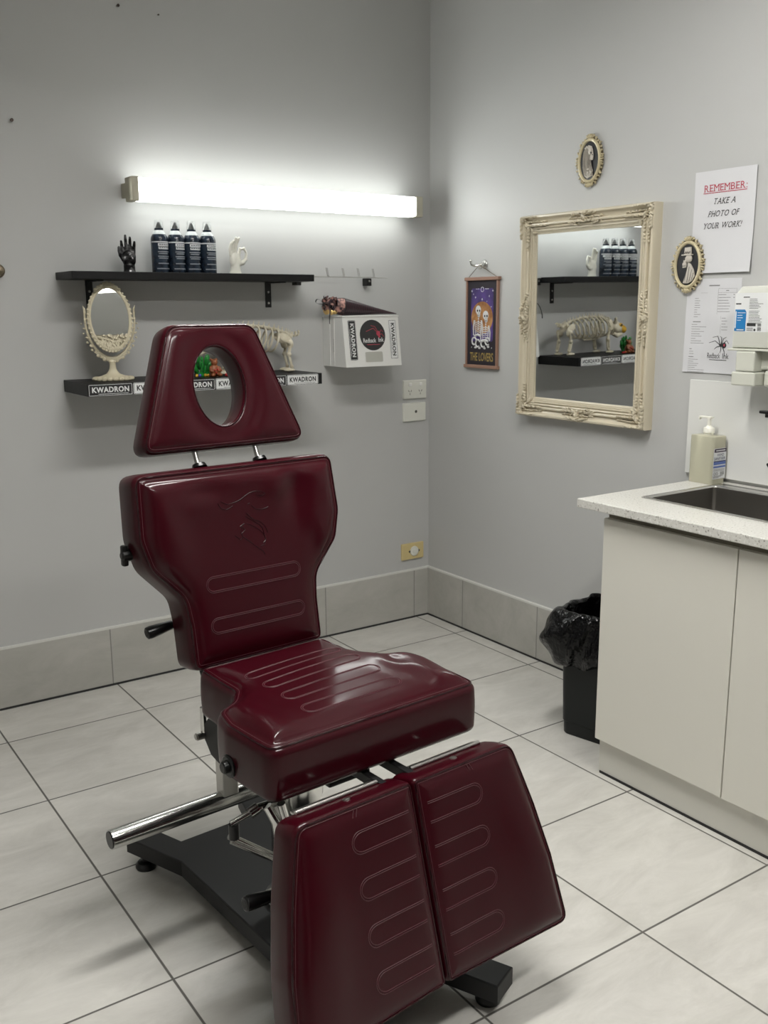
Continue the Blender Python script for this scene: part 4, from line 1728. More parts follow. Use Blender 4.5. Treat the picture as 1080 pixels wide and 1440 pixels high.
# --- cameo plaques
def cameo(label, y, z, hat):
    T_ = thing('cameo_plaque', label, 'plaque', (0, y, z), W2, 'skeleton cameo plaques')
    A_, B_ = .044, .064
    m = MB()
    ring = [(A_ * math.cos(2 * PI * k / 40), B_ * math.sin(2 * PI * k / 40)) for k in range(40)]
    m.prism(ring, .0005, .010)
    m.build('ground', M['cameo_black'], T_, smooth=False)
    fr_ = MB()
    fr_.tube([((A_ + .002) * math.cos(2 * PI * k / 48), (B_ + .002) * math.sin(2 * PI * k / 48), .010) for k in range(48)], .0055, 8, closed=True)
    fr_.tube([((A_ + .008) * math.cos(2 * PI * k / 48), (B_ + .009) * math.sin(2 * PI * k / 48), .0045) for k in range(48)], .0042, 6, 1, closed=True)
    for k in range(34):
        a = 2 * PI * k / 34
        r = .0105 + .0025 * math.sin(k * 2.1)
        p = Vector(((A_ + r) * math.cos(a), (B_ + r) * math.sin(a), .0075 + .002 * (k % 2)))
        fr_.ell(p, (.0070, .0021, .0050), Matrix.Rotation(a + PI / 2 + (.75 if k % 2 else -.75), 3, 'Z'), 7, 5)
        fr_.ell(p + Vector((.0035 * math.cos(a), .0035 * math.sin(a), -.001)), (.0045, .0018, .0042), Matrix.Rotation(a, 3, 'Z'), 6, 4)
    for (a, n_) in ((PI / 2, 5), (-PI / 2, 5), (0, 3), (PI, 3)):
        for j in range(n_):
            q = a + (j - (n_ - 1) / 2) * .09
            fr_.ell(((A_ + .011) * math.cos(q), (B_ + .013) * math.sin(q), .011), (.0085, .0026, .0052), Matrix.Rotation(q + (j - (n_ - 1) / 2) * .3, 3, 'Z'), 7, 5)
    fr_.build('ornate_rim', [M['gold'], M['gold_gap_shade']], T_)
    r_ = MB()
    if hat:      # skeletal gentleman in a top hat, looking left
        r_.prism([(-.012, .030), (.013, .031), (.012, .052), (-.010, .051)], .010, .0155, bev=.001)
        r_.box(-.021, .020, .0275, .0310, .010, .0165, bev=.001)
        r_.ell((.004, .018, .011), (.0125, .0130, .006), None, 12, 8)
        r_.ell((-.008, .012, .011), (.0075, .010, .005), None, 10, 7)
        r_.prism([(-.016, .008), (-.006, .011), (-.002, .001), (-.004, -.008), (-.015, -.009), (-.0165, -.002)], .010, .0150, bev=.001)
        r_.prism([(.004, .006), (.012, .003), (.024, -.014), (.030, -.034), (.022, -.048), (.006, -.055), (-.012, -.054), (-.004, -.030), (.000, -.010)], .010, .0145, bev=.001)
        r_.build('relief', M['cameo_ivory'], T_)
        s = MB()
        s.ell((-.0095, .017, .0155), (.0035, .0040, .0016), None, 8, 5)
        s.ell((-.0145, .008, .0140), (.0022, .0026, .0016), None, 8, 5)
        for j in range(4):
            s.box(-.0150 + .003 * j, -.0142 + .003 * j, -.0048, -.0008, .0148, .0156)
        for (a, b2) in (((.010, -.006), (.004, -.052)), ((.020, -.014), (.012, -.050)), ((.026, -.024), (.020, -.047)), ((.004, .000), (-.006, -.046))):
            s.tube([(a[0], a[1], .0147), (b2[0], b2[1], .0147)], .0008, 5)
        for k in range(6):
            s.ell((-.008 + .0035 * k, .0345 + .003 * (k % 2), .0155), (.0022, .0022, .0014), None, 6, 4)
        s.build('relief_shade', M['cameo_grey'], T_)
    else:        # skeletal lady with long hair, looking right
        r_.prism([(-.016, .040), (-.004, .049), (.010, .044), (.016, .028), (.018, .012), (.017, .002), (.006, .000), (.006, -.010), (.012, -.020), (.018, -.034), (.012, -.050), (-.006, -.056), (-.020, -.046), (-.026, -.020), (-.026, .010), (-.024, .030)], .010, .0135, bev=.001)
        r_.ell((.006, .028, .012), (.011, .013, .005), None, 12, 8)
        r_.prism([(.006, .016), (.018, .016), (.0195, .006), (.017, .000), (.006, .002)], .0125, .0155, bev=.0008)
        hr = MB()
        for k in range(9):
            x = -.022 + .0036 * k
            hr.tube([(x + .008, .040 - .001 * k, .0135), (x, .018, .0142), (x + .003 * math.sin(k), -.008, .0142), (x + .002 + .0015 * k, -.036 - .002 * k, .0138)], .0017, 6)
        for k in range(10):
            r_.ell((random.uniform(-.006, .014), random.uniform(-.048, -.024), .0140), (.0042, .0034, .0022), None, 7, 5)
        for k in range(6):
            r_.ell((-.016 + .005 * k, .040 + .004 * math.sin(k * 1.3), .0140), (.0042, .0040, .0024), None, 7, 5)
        hr.prism([(-.016, .040), (-.004, .046), (.002, .030), (.000, .010), (.002, -.012), (-.002, -.050), (-.018, -.046), (-.026, -.020), (-.026, .010), (-.024, .030)], .0134, .0142)
        hr.build('hair', M['cameo_hair'], T_)
        r_.build('relief', M['cameo_ivory'], T_)
        s = MB()
        s.ell((.0110, .0235, .0160), (.0036, .0040, .0016), None, 8, 5)
        s.ell((.0165, .0165, .0145), (.0018, .0026, .0016), None, 8, 5)
        for k in range(8):
            x = -.020 + .0036 * k
            s.tube([(x + .008, .036, .0138), (x + .0008, .016, .0144), (x + .001, -.010, .0144), (x + .004 + .0012 * k, -.036, .0138)], .0006, 5)
        s.build('relief_shade', M['cameo_grey'], T_)
    hk = MB().tube([(0, B_ + .012, .006), (0, B_ + .020, .004)], .0035, 8)
    hk.build('hanger', M['bronze'], T_)
    return T_


cameo('small oval cameo plaque of a long haired skull lady hung above the mirror', -.889, 1.8065, False)
cameo('small oval cameo plaque of a skeleton in a top hat overlapping the notice', -1.312, 1.4555, True)

# --- tarot banner on a hook
hk = thing('wall_hook', 'chrome double hook on the right wall holding up the tarot banner', 'hook', (0, -.352, 1.494), W2)
MB().lathe([(.017, 0), (.017, .003), (.014, .006), (.008, .007), (.007, .016), (0, .017)], 20).build('rose', M['chrome'], hk)
h_ = MB()
h_.tube([(0, 0, .010), (-.006, -.004, .024), (-.018, -.006, .036), (-.030, -.002, .042), (-.033, .010, .043)], [.0052, .005, .0046, .0042, .004], 10)
h_.ell((-.033, .012, .043), .0058)
h_.tube([(0, -.004, .010), (.004, -.014, .022), (.004, -.018, .030), (.004, -.010, .036)], [.005, .0045, .004, .0035], 10)
h_.build('prongs', M['chrome'], hk)

BN = thing('tarot_banner', 'tall hanging tarot banner of two skeletons reading THE LOVERS beside the mirror', 'banner', (0, -.3475, 1.272), W2)
bw, bh = .096, .168
pr = MB().box(-bw + .010, bw - .010, -bh + .006, bh - .006, .0045, .0065)
prn = pr.build('print', M['banner_black'], BN, smooth=False)
a = MB()
Z1 = .0068
a.prism(rrect(-.066, .066, -.070, .132, .010), Z1 - .0004, Z1)
a.build('night_sky', M['purple'], prn, smooth=False)
a = MB()
ring = [(.064 * math.cos(2 * PI * k / 40), .020 + .062 * math.sin(2 * PI * k / 40)) for k in range(40)]
a.prism(ring, Z1, Z1 + .0004)
a.build('moon', M['moon'], prn, smooth=False)
a = MB()
Z2 = Z1 + .0006
for (x, y, s) in ((-.022, .050, 1.0), (.022, .030, 1.0)):
    a.ell((x, y, Z2), (.0165 * s, .0170 * s, .0012), None, 14, 8)
    a.ell((x + .003, y - .017, Z2), (.0095, .0120, .0012), None, 10, 6)
    for k in range(5):                                           # neck and spine
        a.ell((x + .002, y - .034 - .009 * k, Z2), (.0045, .0036, .0010), None, 6, 4)
    for k in range(6):                                           # ribs
        for s_ in (-1, 1):
            a.tube([(x, y - .046 - .0075 * k, Z2), (x + s_ * .014, y - .048 - .0075 * k, Z2), (x + s_ * (.021 - .001 * k), y - .055 - .0075 * k, Z2)], .0016, 5)
    for s_ in (-1, 1):                                           # arms
        a.tube([(x + s_ * .020, y - .040, Z2), (x + s_ * .028, y - .066, Z2), (x + s_ * .026, y - .098, Z2)], [.0042, .0030, .0026], 6)
    a.tube([(x - .018, y - .100, Z2), (x, y - .094, Z2), (x + .018, y - .100, Z2)], .0048, 6)
for (x, y) in ((-.044, -.070), (-.022, -.078), (.010, -.078), (.036, -.070)):      # folded legs
    a.tube([(x + .013 * math.cos(t), y + .014 * math.sin(t), Z2) for t in np.linspace(.4, 5.4, 12)], .0034, 6)
for (x, y) in ((-.036, -.094), (-.012, -.096), (.018, -.096), (.040, -.090)):
    a.ell((x, y, Z2), (.008, .0045, .0012), None, 8, 5)
a.build('skeletons', M['banner_white'], prn)
a = MB()
for (x, y) in ((-.022, .050), (.022, .030)):
    for s_ in (-1, 1):
        a.ell((x + .003 + .0065 * s_, y - .003, Z2 + .0010), (.0045, .0050, .0006), None, 8, 5)
    a.ell((x + .004, y - .0115, Z2 + .0010), (.0018, .0026, .0006), None, 6, 4)
    for k in range(4):
        a.box(x - .003 + .0035 * k, x - .0022 + .0035 * k, y - .025, y - .017, Z2 + .0008, Z2 + .0014)
a.build('skull_features', M['banner_black'], prn)  # eye sockets, noses and teeth lines of the black print
a = MB()
for (x, y, r) in ((-.040, .098, .0046), (.042, .102, .0042), (0, .090, .0052), (.054, .062, .0032), (-.052, .110, .0024), (.028, .082, .0022), (-.060, -.094, .003), (.060, -.094, .003), (-.062, .122, .0045), (.062, .122, .0045)):
    st_ = [((r if k % 2 == 0 else r * .3) * math.cos(PI / 4 * k), (r if k % 2 == 0 else r * .3) * math.sin(PI / 4 * k)) for k in range(8)]
    a.prism([(x + p[0], y + p[1]) for p in st_], Z1, Z1 + .0006)
for x in (-.034, -.022, .022, .034):
    a.box(x - .0045, x + .0045, .1285, .1305, Z1, Z1 + .0006)
a.tube([(.0085 * math.cos(t), .1275 + .0085 * math.sin(t), Z1) for t in np.linspace(0, 2 * PI, 20)[:-1]], .0010, 5, closed=True)
a.build('stars', M['label_white'], prn, smooth=False)
a = MB()
text_mb(a, 'THE LOVERS', 0, -.130, .138, .033, Z1 + .0003, bold=.012)
a.build('lettering', M['banner_gold'], prn, smooth=False)
for s_ in (-1, 1):
    MB().box(-bw - .006, bw + .006, bh * s_ - .0065, bh * s_ + .0065, .0005, .0145, bev=.002).build('rail', M['copper'], BN, smooth=False)
    MB().box(bw * s_ - .005 * s_ - .0045, bw * s_ - .005 * s_ + .0045, -bh + .0065, bh - .0065, .001, .0115, bev=.0015).build('side_strip', M['copper'], BN, smooth=False)
    MB().tube([(bw * s_ * .86, bh + .006, .008), (bw * s_ * .30, bh + .036, .018), (-.0005 + .004, bh + .0505, .0255)], .0012, 6).build('cord', M['bronze'], BN)


# --- two sheets of paper
def sheet(name, label, y, z, w, h, wave, roll=0):
    T_ = thing(name, label, 'paper', (0, y, z), W2)
    nx_, ny_ = 24, 32
    vs, fs = [], []
    for t in (0, 1):
        for j in range(ny_ + 1):
            for i in range(nx_ + 1):
                x, yy = (i / nx_ - .5) * w, (j / ny_ - .5) * h
                vs.append((x, yy, wave(x, yy) + .0004 * t))
    n_ = (nx_ + 1) * (ny_ + 1)
    q = lambda i, j, t: t * n_ + j * (nx_ + 1) + i
    for j in range(ny_):
        for i in range(nx_):
            fs.append((q(i, j, 1), q(i + 1, j, 1), q(i + 1, j + 1, 1), q(i, j + 1, 1)))
            fs.append((q(i, j, 0), q(i, j + 1, 0), q(i + 1, j + 1, 0), q(i + 1, j, 0)))
    for j in range(ny_):
        for i in (0, nx_):
            f_ = (q(i, j, 0), q(i, j, 1), q(i, j + 1, 1), q(i, j + 1, 0))
            fs.append(f_ if i == nx_ else f_[::-1])
    for i in range(nx_):
        for j in (0, ny_):
            f_ = (q(i, j, 0), q(i + 1, j, 0), q(i + 1, j, 1), q(i, j, 1))
            fs.append(f_ if j == 0 else f_[::-1])
    o = MB().add(vs, fs).build('sheet', M['paper'], T_, angle=60)
    return T_, o


def drape(mb, wave):
    mb.v = [(p[0], p[1], p[2] + wave(p[0], p[1])) for p in mb.v]
    return mb


def wv1(x, y):
    return .0016 + .0045 * max(0, (abs(y - .01) - .02)) ** 2 / .0144 * (1 if y < 0 else .35) + .0016 * math.sin(x * 26 + .6) * max(0, (y + .06) / .2) + .0022 * max(0, (x - .05) / .056) ** 2


T1, s1 = sheet('notice_sheet', 'white paper notice reading REMEMBER TAKE A PHOTO OF YOUR WORK', -1.4225, 1.5755, .212, .292, wv1)
t = MB()
serif_mb(t, 'REMEMBER:', .002, .0965, .150, .0195, .0012, bold=0.0)
bar_mb(t, -.074, .077, .0830, .0020, .0012)
drape(t, wv1).build('red_lettering', M['red_ink'], s1, smooth=False)
t = MB()
serif_mb(t, 'TAKE A', .004, .0585, .078, .0165, .0012, slant=.30, bold=0.0)
serif_mb(t, 'PHOTO OF', .001, .0235, .106, .0165, .0012, slant=.30, bold=0.0)
serif_mb(t, 'YOUR WORK!', -.001, -.0105, .133, .0165, .0012, slant=.30, bold=0.0)
drape(t, wv1).build('black_lettering', M['ink'], s1, smooth=False)


def wv2(x, y):
    return .0012 + .0016 * math.sin(x * 40 + y * 14) * .5 + .0014 * math.exp(-((x + .018 - .12 * y) / .010) ** 2) + .0025 * max(0, (-y - .09) / .05) ** 2 + .0006 * math.sin(y * 60)


T2, s2 = sheet('price_sheet', 'white printed list sheet with a spider logo under the notice', -1.4055, 1.2735, .192, .279, wv2)
t = MB()
rnd = random.Random(3)
bar_mb(t, -.015, .022, .1190, .0036, .0006)
for k in range(9):
    bar_mb(t, -.066, -.066 + rnd.uniform(.010, .026), .082 - .0068 * k, .0014, .0006)
bar_mb(t, -.068, -.040, .0125, .0026, .0006)
for k in range(9):
    bar_mb(t, -.072, -.072 + rnd.uniform(.010, .054), .0045 - .0070 * k, .0013, .0006)
bar_mb(t, -.074, -.066, -.0690, .0022, .0006)
for k in range(2):
    bar_mb(t, -.074, -.074 + rnd.uniform(.010, .018), -.0765 - .007 * k, .0013, .0006)
bar_mb(t, -.076, -.058, -.0930, .0022, .0006)
for k in range(7):
    bar_mb(t, -.077, -.077 + (.06 if k > 4 else rnd.uniform(.018, .045)), -.1005 - .0062 * k, .0013, .0006)
for k in range(7):
    bar_mb(t, .019, .019 + rnd.uniform(.026, .044), .092 - .0082 * k, .0015, .0006)
for k in range(2):
    bar_mb(t, .070, .074, .092 - .0082 * k, .0022, .0006)
bar_mb(t, .044, .054, .104, .0022, .0006)
for (x0, x1, y) in ((.018, .080, .110), (.018, .080, .098), (-.045, -.020, .098)):
    bar_mb(t, x0, x1, y, .0006, .0006)
for (x, y0, y1) in ((.0178, .034, .110), (.080, .085, .110)):
    t.quad((x, y0, .0006), (x + .0006, y0, .0006), (x + .0006, y1, .0006), (x, y1, .0006))
for k in range(5):
    bar_mb(t, .036, .036 + rnd.uniform(.008, .022), .024 - .0086 * k, .0014, .0006)
t.quad((.032, -.022, .0006), (.0326, -.022, .0006), (.0326, .030, .0006), (.032, .030, .0006))
drape(t, wv2).build('print_lines', M['grey_ink'], s2, smooth=False)
t = MB()
text_mb(t, 'Redback', .015, -.0870, .046, .0160, .0008, bold=.004)
text_mb(t, 'Ink', .058, -.0870, .022, .0160, .0008, bold=.004)
bar_mb(t, .000, .062, -.0995, .0020, .0007)
sx_, sy_ = .046, -.055
t.ell((sx_ + .004, sy_ - .001, .0009), (.0085, .0085, .0007), None, 12, 6)
t.ell((sx_ - .007, sy_ - .001, .0009), (.0060, .0045, .0007), None, 10, 6)
for (a_, b2, c) in (((-.010, .002), (-.020, .026), (-.038, .022)), ((-.010, .000), (-.028, .012), (-.050, .006)), ((-.010, -.003), (-.022, -.006), (-.030, -.013)), ((-.006, -.004), (-.006, -.014), (-.009, -.024)),
                   ((-.006, .003), (-.006, .022), (-.012, .026)), ((-.004, .003), (.000, .018), (.010, .024)), ((-.002, -.004), (.006, -.018), (.008, -.030)), ((.0, .004), (.012, .014), (.020, .004))):
    t.tube([(sx_ + a_[0], sy_ + a_[1], .0009), (sx_ + b2[0], sy_ + b2[1], .0009), (sx_ + c[0], sy_ + c[1], .0009)], [.0013, .0010, .0006], 5)
drape(t, wv2).build('spider_logo', M['ink'], s2, smooth=False)
t = MB()
t.ell((sx_ + .005, sy_ + .000, .0015), (.0030, .0045, .0005), None, 8, 5)
drape(t, wv2).build('spider_mark', M['red_ink'], s2, smooth=False)

# --- splashback
o = MB().box(-.012, -.0005, -2.40, -1.348, .822, 1.112, bev=.0015).build('splashback_panel', M['splash'], smooth=False)
tag(o, 'glossy white splashback panel on the wall behind the sink', 'splashback')

# --- soap dispenser bracket with its bottle
D_ = thing('soap_dispenser', 'white wall soap dispenser with a blue labelled refill above the splashback', 'dispenser', (0, -1.645, 1.112), W2)
b_ = MB()
b_.box(-.088, .100, .0, .105, .001, .014, bev=.004)
b_.box(-.100, .110, .0975, .104, .004, .110, bev=.0025)
b_.box(-.076, .092, .046, .0975, .010, .078, bev=.006)
b_.build('bracket', M['dispenser'], D_, smooth=False)
MB().box(-.068, -.008, .041, .0970, .070, .112, bev=.004).build('lever', M['dispenser'], D_, smooth=False)
MB().box(-.078, -.002, .001, .0395, .058, .114, bev=.004).build('lever_foot', M['dispenser'], D_, smooth=False)
MB().box(.002, .088, -.002, .044, .012, .080, bev=.008).build('pump_cover', M['dispenser'], D_, smooth=False)
j = MB()
j.prism([(-.094, .1045), (.094, .1045), (.098, .112), (.098, .240), (.078, .268), (.030, .276), (-.074, .274), (-.094, .252)], .006, .102, bev=.010)
j.build('refill_bottle', M['jug'], D_, smooth=True, angle=30)
lbm = MB()
lbm.prism(rrect(-.088, .060, .150, .256, .004), .1022, .1026)
lab = lbm.build('label', M['white_sticker'], D_, smooth=False, label='white label with a blue panel')
t = MB()
t.prism([(-.086, .152), (-.050, .152), (-.050, .204), (-.055, .211), (-.086, .211)], .1027, .1030)
t.build('blue_panel', M['blue'], lab, smooth=False)
t = MB()
for k in range(4):
    bar_mb(t, -.078, -.078 + (.026, .016, .018, .012)[k], .202 - .0068 * k, .0016, .1032)
bar_mb(t, -.078, -.055, .1555, .0024, .1032)
t.quad((-.0848, .160, .1032), (-.0812, .160, .1032), (-.0812, .206, .1032), (-.0848, .206, .1032))
t.build('white_print', M['white_sticker'], lab, smooth=False)
t = MB()
bar_mb(t, -.085, -.068, .2265, .0034, .1029)
bar_mb(t, -.062, -.042, .2445, .0024, .1029)
for k in range(16):
    bar_mb(t, -.042, -.042 + rnd.uniform(.022, .044), .2390 - .0042 * k - (.003 if k > 6 else 0), .0012, .1029)
t.box(-.046, -.018, .1655, .1745, .1027, .1031)
for k in range(3):
    bar_mb(t, -.046, -.026, .1605 - .0034 * k, .0014, .1029)
t.ell((-.0205, .1555, .1029), (.0035, .0035, .0003), None, 10, 5)
t.build('black_print', M['ink'], lab, smooth=False)
t = MB()
for k in range(8):
    t.quad((-.012 + .0015 * k, .153, .1029), (-.0112 + .0015 * k, .153, .1029), (-.0112 + .0015 * k, .163, .1029), (-.012 + .0015 * k, .163, .1029))
    t.quad((-.012 + .0015 * k, .165, .1029), (-.0112 + .0015 * k, .165, .1029), (-.0112 + .0015 * k, .172, .1029), (-.012 + .0015 * k, .172, .1029))
t.build('barcode', M['ink'], lab, smooth=False)

# --- bench: cabinet, worktop, sink, tap
CZ0, CZ1 = .786, .811
CY0, CY1 = -1.411, -2.40
CAB = thing('sink_cabinet', 'cream two door base cabinet under the speckled bench top', 'cabinet', (-.25, -2.05, 0))
ox, oy = .25, 2.05
c = MB()
c.box(-.5000 + ox, -.014 + ox, -1.503 + oy, -1.487 + oy, .112, .7855)
c.box(-.4815 + ox, -.014 + ox, -1.503 + oy, -1.487 + oy, .0, .112)
c.box(-.5000 + ox, -.014 + ox, -2.362 + oy, -2.346 + oy, .0, .7855)
c.box(-.5000 + ox, -.014 + ox, -2.346 + oy, -1.503 + oy, .112, .128)
c.box(-.030 + ox, -.014 + ox, -2.346 + oy, -1.503 + oy, .128, .7855)
c.box(-.5000 + ox, -.470 + ox, -2.346 + oy, -1.503 + oy, .740, .7855)
c.build('carcass', M['cab'], CAB, smooth=False)
MB().box(-.5012 + ox, -.5000 + ox, -2.362 + oy, -1.487 + oy, .758, .7855).build('gap_shade_strip', M['cab_gap_shade'], CAB, smooth=False)  # thin dark strip paints the shade between door tops and bench top
MB().box(-.4966 + ox, -.482 + ox, -2.346 + oy, -1.485 + oy, .0, .112).build('kickboard', M['kick'], CAB, smooth=False)
MB().box(-.4990 + ox, -.4967 + ox, -2.346 + oy, -1.490 + oy, .0, .007).build('kick_seal', M['gap'], CAB, smooth=False)
for (y0, y1) in ((-1.9135, -1.4865), (-2.345, -1.917)):
    MB().box(-.5200 + ox, -.5018 + ox, y0 + oy, y1 + oy, .1135, .764, bev=.0012).build('door', M['cab'], CAB, smooth=False)

SKX0, SKX1, SKY0, SKY1 = -.402, -.048, -2.12, -1.508


def frame_top(mb, ox0, ox1, oy0, oy1, ix0, ix1, iy0, iy1, z0, z1):
    vs = []
    for z in (z0, z1):
        vs += [(ox0, oy0, z), (ox1, oy0, z), (ox1, oy1, z), (ox0, oy1, z), (ix0, iy0, z), (ix1, iy0, z), (ix1, iy1, z), (ix0, iy1, z)]
    fs = []
    for k in range(4):
        l = (k + 1) % 4
        fs.append((8 + k, 8 + l, 12 + l, 12 + k))
        fs.append((k, 4 + k, 4 + l, l))
        fs.append((k, l, 8 + l, 8 + k))
        fs.append((4 + l, 4 + k, 12 + k, 12 + l))
    bm = bmesh.new()
    bv = [bm.verts.new(v) for v in vs]
    for f_ in fs:
        bm.faces.new([bv[i] for i in f_])
    ed = [e for e in bm.edges if all(abs(v.co.x - ox0) < 1e-6 for v in e.verts) or all(abs(v.co.y - oy1) < 1e-6 for v in e.verts)]
    bmesh.ops.bevel(bm, geom=ed, offset=.0025, segments=2, affect='EDGES', profile=.5)
    mb.bm(bm)


wt = MB()
frame_top(wt, -.5505, -.0008, CY1, CY0, SKX0 + .012, SKX1 - .012, SKY0 + .012, SKY1 - .012, CZ0, CZ1)
o = wt.build('worktop', M['quartz'], None, smooth=False)
tag(o, 'speckled white stone bench top with a sink cut into it', 'worktop')

SNK = thing('kitchen_sink', 'rectangular brushed steel drop in sink set into the speckled bench top', 'sink', ((SKX0 + SKX1) / 2, (SKY0 + SKY1) / 2, CZ1))
sw, sl_ = (SKX1 - SKX0) / 2, (SKY1 - SKY0) / 2
rim = MB()


def ringgrid(mb, rows, closed_bottom=False):
    n_ = len(rows[0])
    vs = [p for r in rows for p in r]
    fs = []
    for j in range(len(rows) - 1):
        for i in range(n_):
            l = (i + 1) % n_
            fs.append((j * n_ + i, j * n_ + l, (j + 1) * n_ + l, (j + 1) * n_ + i))
    if closed_bottom:
        fs.append(tuple((len(rows) - 1) * n_ + i for i in range(n_)))
    mb.add(vs, fs)


def rr(x0, x1, y0, y1, r, z):
    return [(x, y, z) for x, y in rrect(x0, x1, y0, y1, r, 5)]


bx0, bx1, by0, by1 = -sw + .014, sw - .046, -sl_ + .014, sl_ - .014
ringgrid(rim, [rr(-sw, sw, -sl_, sl_, .008, .0003), rr(-sw, sw, -sl_, sl_, .008, .0022), rr(-sw + .002, sw - .002, -sl_ + .002, sl_ - .002, .008, .0034),
               rr(bx0 - .004, bx1 + .004, by0 - .004, by1 + .004, .010, .0030), rr(bx0 - .001, bx1 + .001, by0 - .001, by1 + .001, .010, .0015), rr(bx0, bx1, by0, by1, .010, -.002)])
rim.build('rim', M['rim_steel'], SNK, angle=50)
bs = MB()
ringgrid(bs, [rr(bx0, bx1, by0, by1, .010, -.002), rr(bx0 + .002, bx1 - .002, by0 + .002, by1 - .002, .010, -.175), rr(bx0 + .010, bx1 - .010, by0 + .010, by1 - .010, .012, -.188), rr(bx0 + .05, bx1 - .05, by0 + .05, by1 - .05, .012, -.190)], True)
bs.build('basin', M['sink_steel'], SNK, angle=50)
MB().lathe([(.040, -.1895), (.038, -.187), (.018, -.186), (.016, -.1885), (0, -.1888)], 24, ((bx0 + bx1) / 2, 0, 0)).build('drain', M['chrome'], SNK)

TP = thing('sink_tap', 'black lever tap at the back of the steel sink', 'tap', (-.072, -1.800, CZ1 + .0032))
MB().lathe([(.024, 0), (.024, .005), (.018, .009), (.0165, .012), (.0165, .200), (.015, .206), (0, .207)], 20).build('body', M['black_plastic'], TP)
sp2 = MB()
sp2.tube([(0, 0, .09), (-.02, .035, .10), (-.045, .072, .096), (-.050, .086, .084)], [.011, .011, .0105, .010], 14)
sp2.build('spout', M['black_plastic'], TP)
lv = MB()
lv.box(-.009, .009, -.01, .158, .222, .231, bev=.003)
lv.tube([(0, 0, .205), (0, 0, .223)], .012, 12)
lv.box(-.006, .006, .100, .140, .212, .223, bev=.002)
lv.build('lever', M['black_plastic'], TP)

# --- hand sanitiser bottle
HS = thing('sanitiser_bottle', 'square pump bottle of pale yellow hand sanitiser on the bench corner', 'bottle', (-.052, -1.459, CZ1))
bdm = MB()
bdm.prism(rrect(-.032, .032, -.043, .043, .010), .0005, .1440, bev=.004)
bdm.build('body', M['sanit'], HS, angle=40)
nk = MB()
nk.lathe([(.0135, .1445), (.0135, .150), (.0165, .1505), (.0165, .1640), (.0155, .1655), (.011, .1665), (.009, .170), (.006, .171), (.0055, .190), (.0075, .191), (.0075, .197), (0, .1975)], 22)
nk.box(-.007, .007, -.010, .034, .1935, .1990, bev=.002)
nk.tube([(0, .030, .196), (0, .036, .190)], .004, 8)
nk.build('pump', M['white_resin'], HS)
dp = MB().tube([(0, 0, .144), (.004, .006, .01)], .0025, 8).build('dip_tube', M['white_plastic'], HS)
# label on the face turned to the room: local frame with x right, y up
lb2 = MB()
lb2.prism(rrect(-.029, .029, .016, .108, .002), 0, .0004)
LB = lb2.build('label', M['white_sticker'], HS, smooth=False)
LB.location = (.001, -.0432, 0)
LB.rotation_euler = (PI / 2, 0, 0)
t = MB()
bar_mb(t, -.027, .029, .1015, .0105, .0006)
t.build('dark_band', mat('plum print', (.030, .012, .040), .5), LB, smooth=False)
t = MB()
bar_mb(t, -.020, .024, .1015, .0030, .0008)
t.build('band_print', M['white_sticker'], LB, smooth=False)
t = MB()
text_mb(t, 'HAND', .003, .0885, .030, .0080, .0006, bold=.01)
text_mb(t, 'SANITISER', .000, .0775, .052, .0088, .0006, bold=.01)
bar_mb(t, -.028, .029, .0690, .0032, .0006)
t.build('lettering', mat('navy print', (.012, .020, .10), .5), LB, smooth=False)
t = MB()
bar_mb(t, -.028, .029, .0630, .0085, .0006)
bar_mb(t, -.028, .029, .0525, .0060, .0006)
t.build('blue_waves', mat('soft blue print', (.10, .16, .42), .5), LB, smooth=False)
t = MB()
for k in range(3):
    bar_mb(t, -.027, .025, .0455 - .0028 * k, .0008, .0006)
    bar_mb(t, -.027, .020 - .01 * k, .0250 - .0026 * k, .0010, .0006)
for x in (-.020, -.009):
    t.tube([(x + .0042 * math.cos(q), .0320 + .0042 * math.sin(q), .0005) for q in np.linspace(0, 2 * PI, 9)[:-1]], .0006, 4, closed=True)
for k in range(8):
    t.quad((.006 + .0024 * k, .027, .0006), (.0072 + .0024 * k, .027, .0006), (.0072 + .0024 * k, .037, .0006), (.006 + .0024 * k, .037, .0006))
t.build('small_print', M['ink'], LB, smooth=False)

# --- waste bin with a black liner folded over the rim
BNX = thing('waste_bin', 'tapered black plastic waste bin between the wall and the cabinet end', 'bin', (-.272, -1.312, 0), (0, 0, math.radians(13)))
b_ = MB()
rows = []
for (z, w_, l_, r) in ((.0, .094, .104, .022), (.0, .098, .108, .024), (.004, .100, .110, .024), (.042, .1015, .1115, .025), (.044, .1035, .1135, .025), (.385, .112, .122, .028), (.386, .116, .126, .03), (.398, .116, .126, .03), (.399, .111, .121, .028),
                     (.380, .109, .119, .027), (.02, .098, .108, .023)):
    rows.append(rr(-w_, w_, -l_, l_, r, z))
vs_b = MB()
n_ = len(rows[0])
ringgrid(b_, rows, True)
b_.f.append(tuple(range(n_))[::-1])
b_.m.append(0)
b_.build('body', M['bin'], BNX, angle=40)

LN = MB()
NL = 220
base = resample(rrect(-.112, .112, -.122, .122, .028, 6), NL)
T_n = np.roll(base, -1, 0) - np.roll(base, 1, 0)
T_n /= np.hypot(T_n[:, 0], T_n[:, 1])[:, None]
Nn = np.c_[T_n[:, 1], -T_n[:, 0]]
ang = np.arctan2(base[:, 1], base[:, 0])
rn = np.random.RandomState(5)
ph_ = rn.uniform(0, 6.28, 40)
rows = []


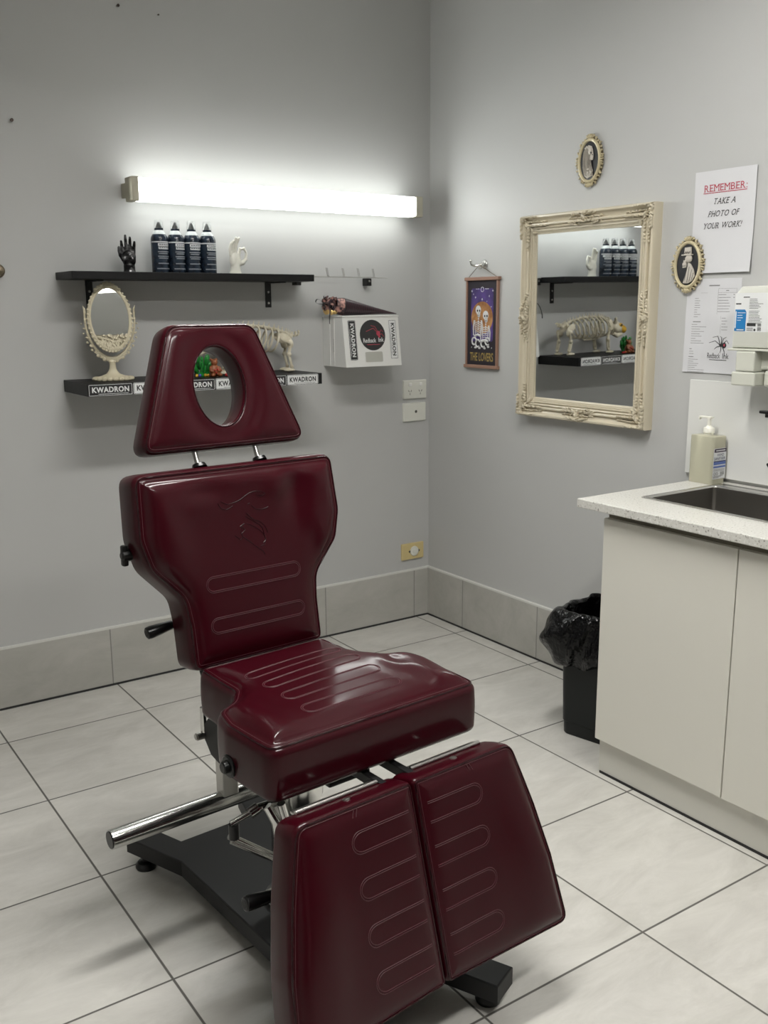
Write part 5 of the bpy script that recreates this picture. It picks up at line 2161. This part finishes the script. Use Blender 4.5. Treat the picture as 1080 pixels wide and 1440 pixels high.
def folds(row):
    u = np.arange(NL) / NL * 2 * PI
    s = 0
    for k, f_ in enumerate((5, 8, 13, 19, 27, 37)):
        s = s + (1 - np.abs(np.sin(u * f_ / 2 + ph_[k] + row * (.35 + .11 * k)))) ** 1.7 / (1 + .35 * k)
    return (s - 1.1)


left = np.exp(-((np.arctan2(np.sin(ang - 2.2), np.cos(ang - 2.2))) / .95) ** 2)      # swells out towards the back wall side
right = np.exp(-((np.arctan2(np.sin(ang + 1.6), np.cos(ang + 1.6))) / .8) ** 2)
spec = [(-.020, .06, 0, 0), (-.014, .16, .003, 0), (-.010, .26, .005, 0), (-.008, .34, .006, .01), (-.005, .392, .004, .02), (-.002, .408, .003, .022), (.004, .412, .003, .022), (.012, .406, .005, .018),
        (.018, .394, .010, .012), (.024, .376, .015, .006), (.028, .354, .019, 0), (.030, .330, .020, 0), (.029, .306, .020, -.004), (.024, .284, .017, -.006), (.016, .266, .012, -.010), (.008, .255, .008, -.012), (.004, .259, .005, -.012)]
for j, (off, z, amp, lift) in enumerate(spec):
    fo_ = folds(j)
    hang = 1.0 if j >= 7 else 0
    o_ = off + amp * fo_ * (1 - .75 * right * hang) + hang * left * .040 * math.exp(-((z - .335) / .075) ** 2) - hang * right * off * .55
    o_ = np.maximum(o_, .0045) if 7 <= j else o_
    P_ = base + Nn * o_[:, None]
    zz = z + lift * (.5 + .5 * fo_) * .4 + hang * (-.020 * left + .016 * right) * (max(0, .40 - z) / .14) + .006 * amp / .014 * np.sin(9 * ang + j)
    # the rim stands higher at the back of the bin
    rows.append([(P_[i, 0], P_[i, 1], float(zz[i])) for i in range(NL)])
ringgrid(LN, rows, False)
c0_ = len(LN.v)
LN.v.append((0, 0, .045))
LN.f += [((i + 1) % NL, i, c0_) for i in range(NL)]
LN.m += [0] * NL
lo_ = LN.build('bin_liner', M['liner'], None, True, 50)
lo_.location = BNX.location
lo_.rotation_euler = BNX.rotation_euler
tag(lo_, 'crumpled black plastic bag folded over the rim of the waste bin', 'bin bag')
sm = lo_.modifiers.new('sub', 'SUBSURF')
sm.levels = 1
sm.render_levels = 1
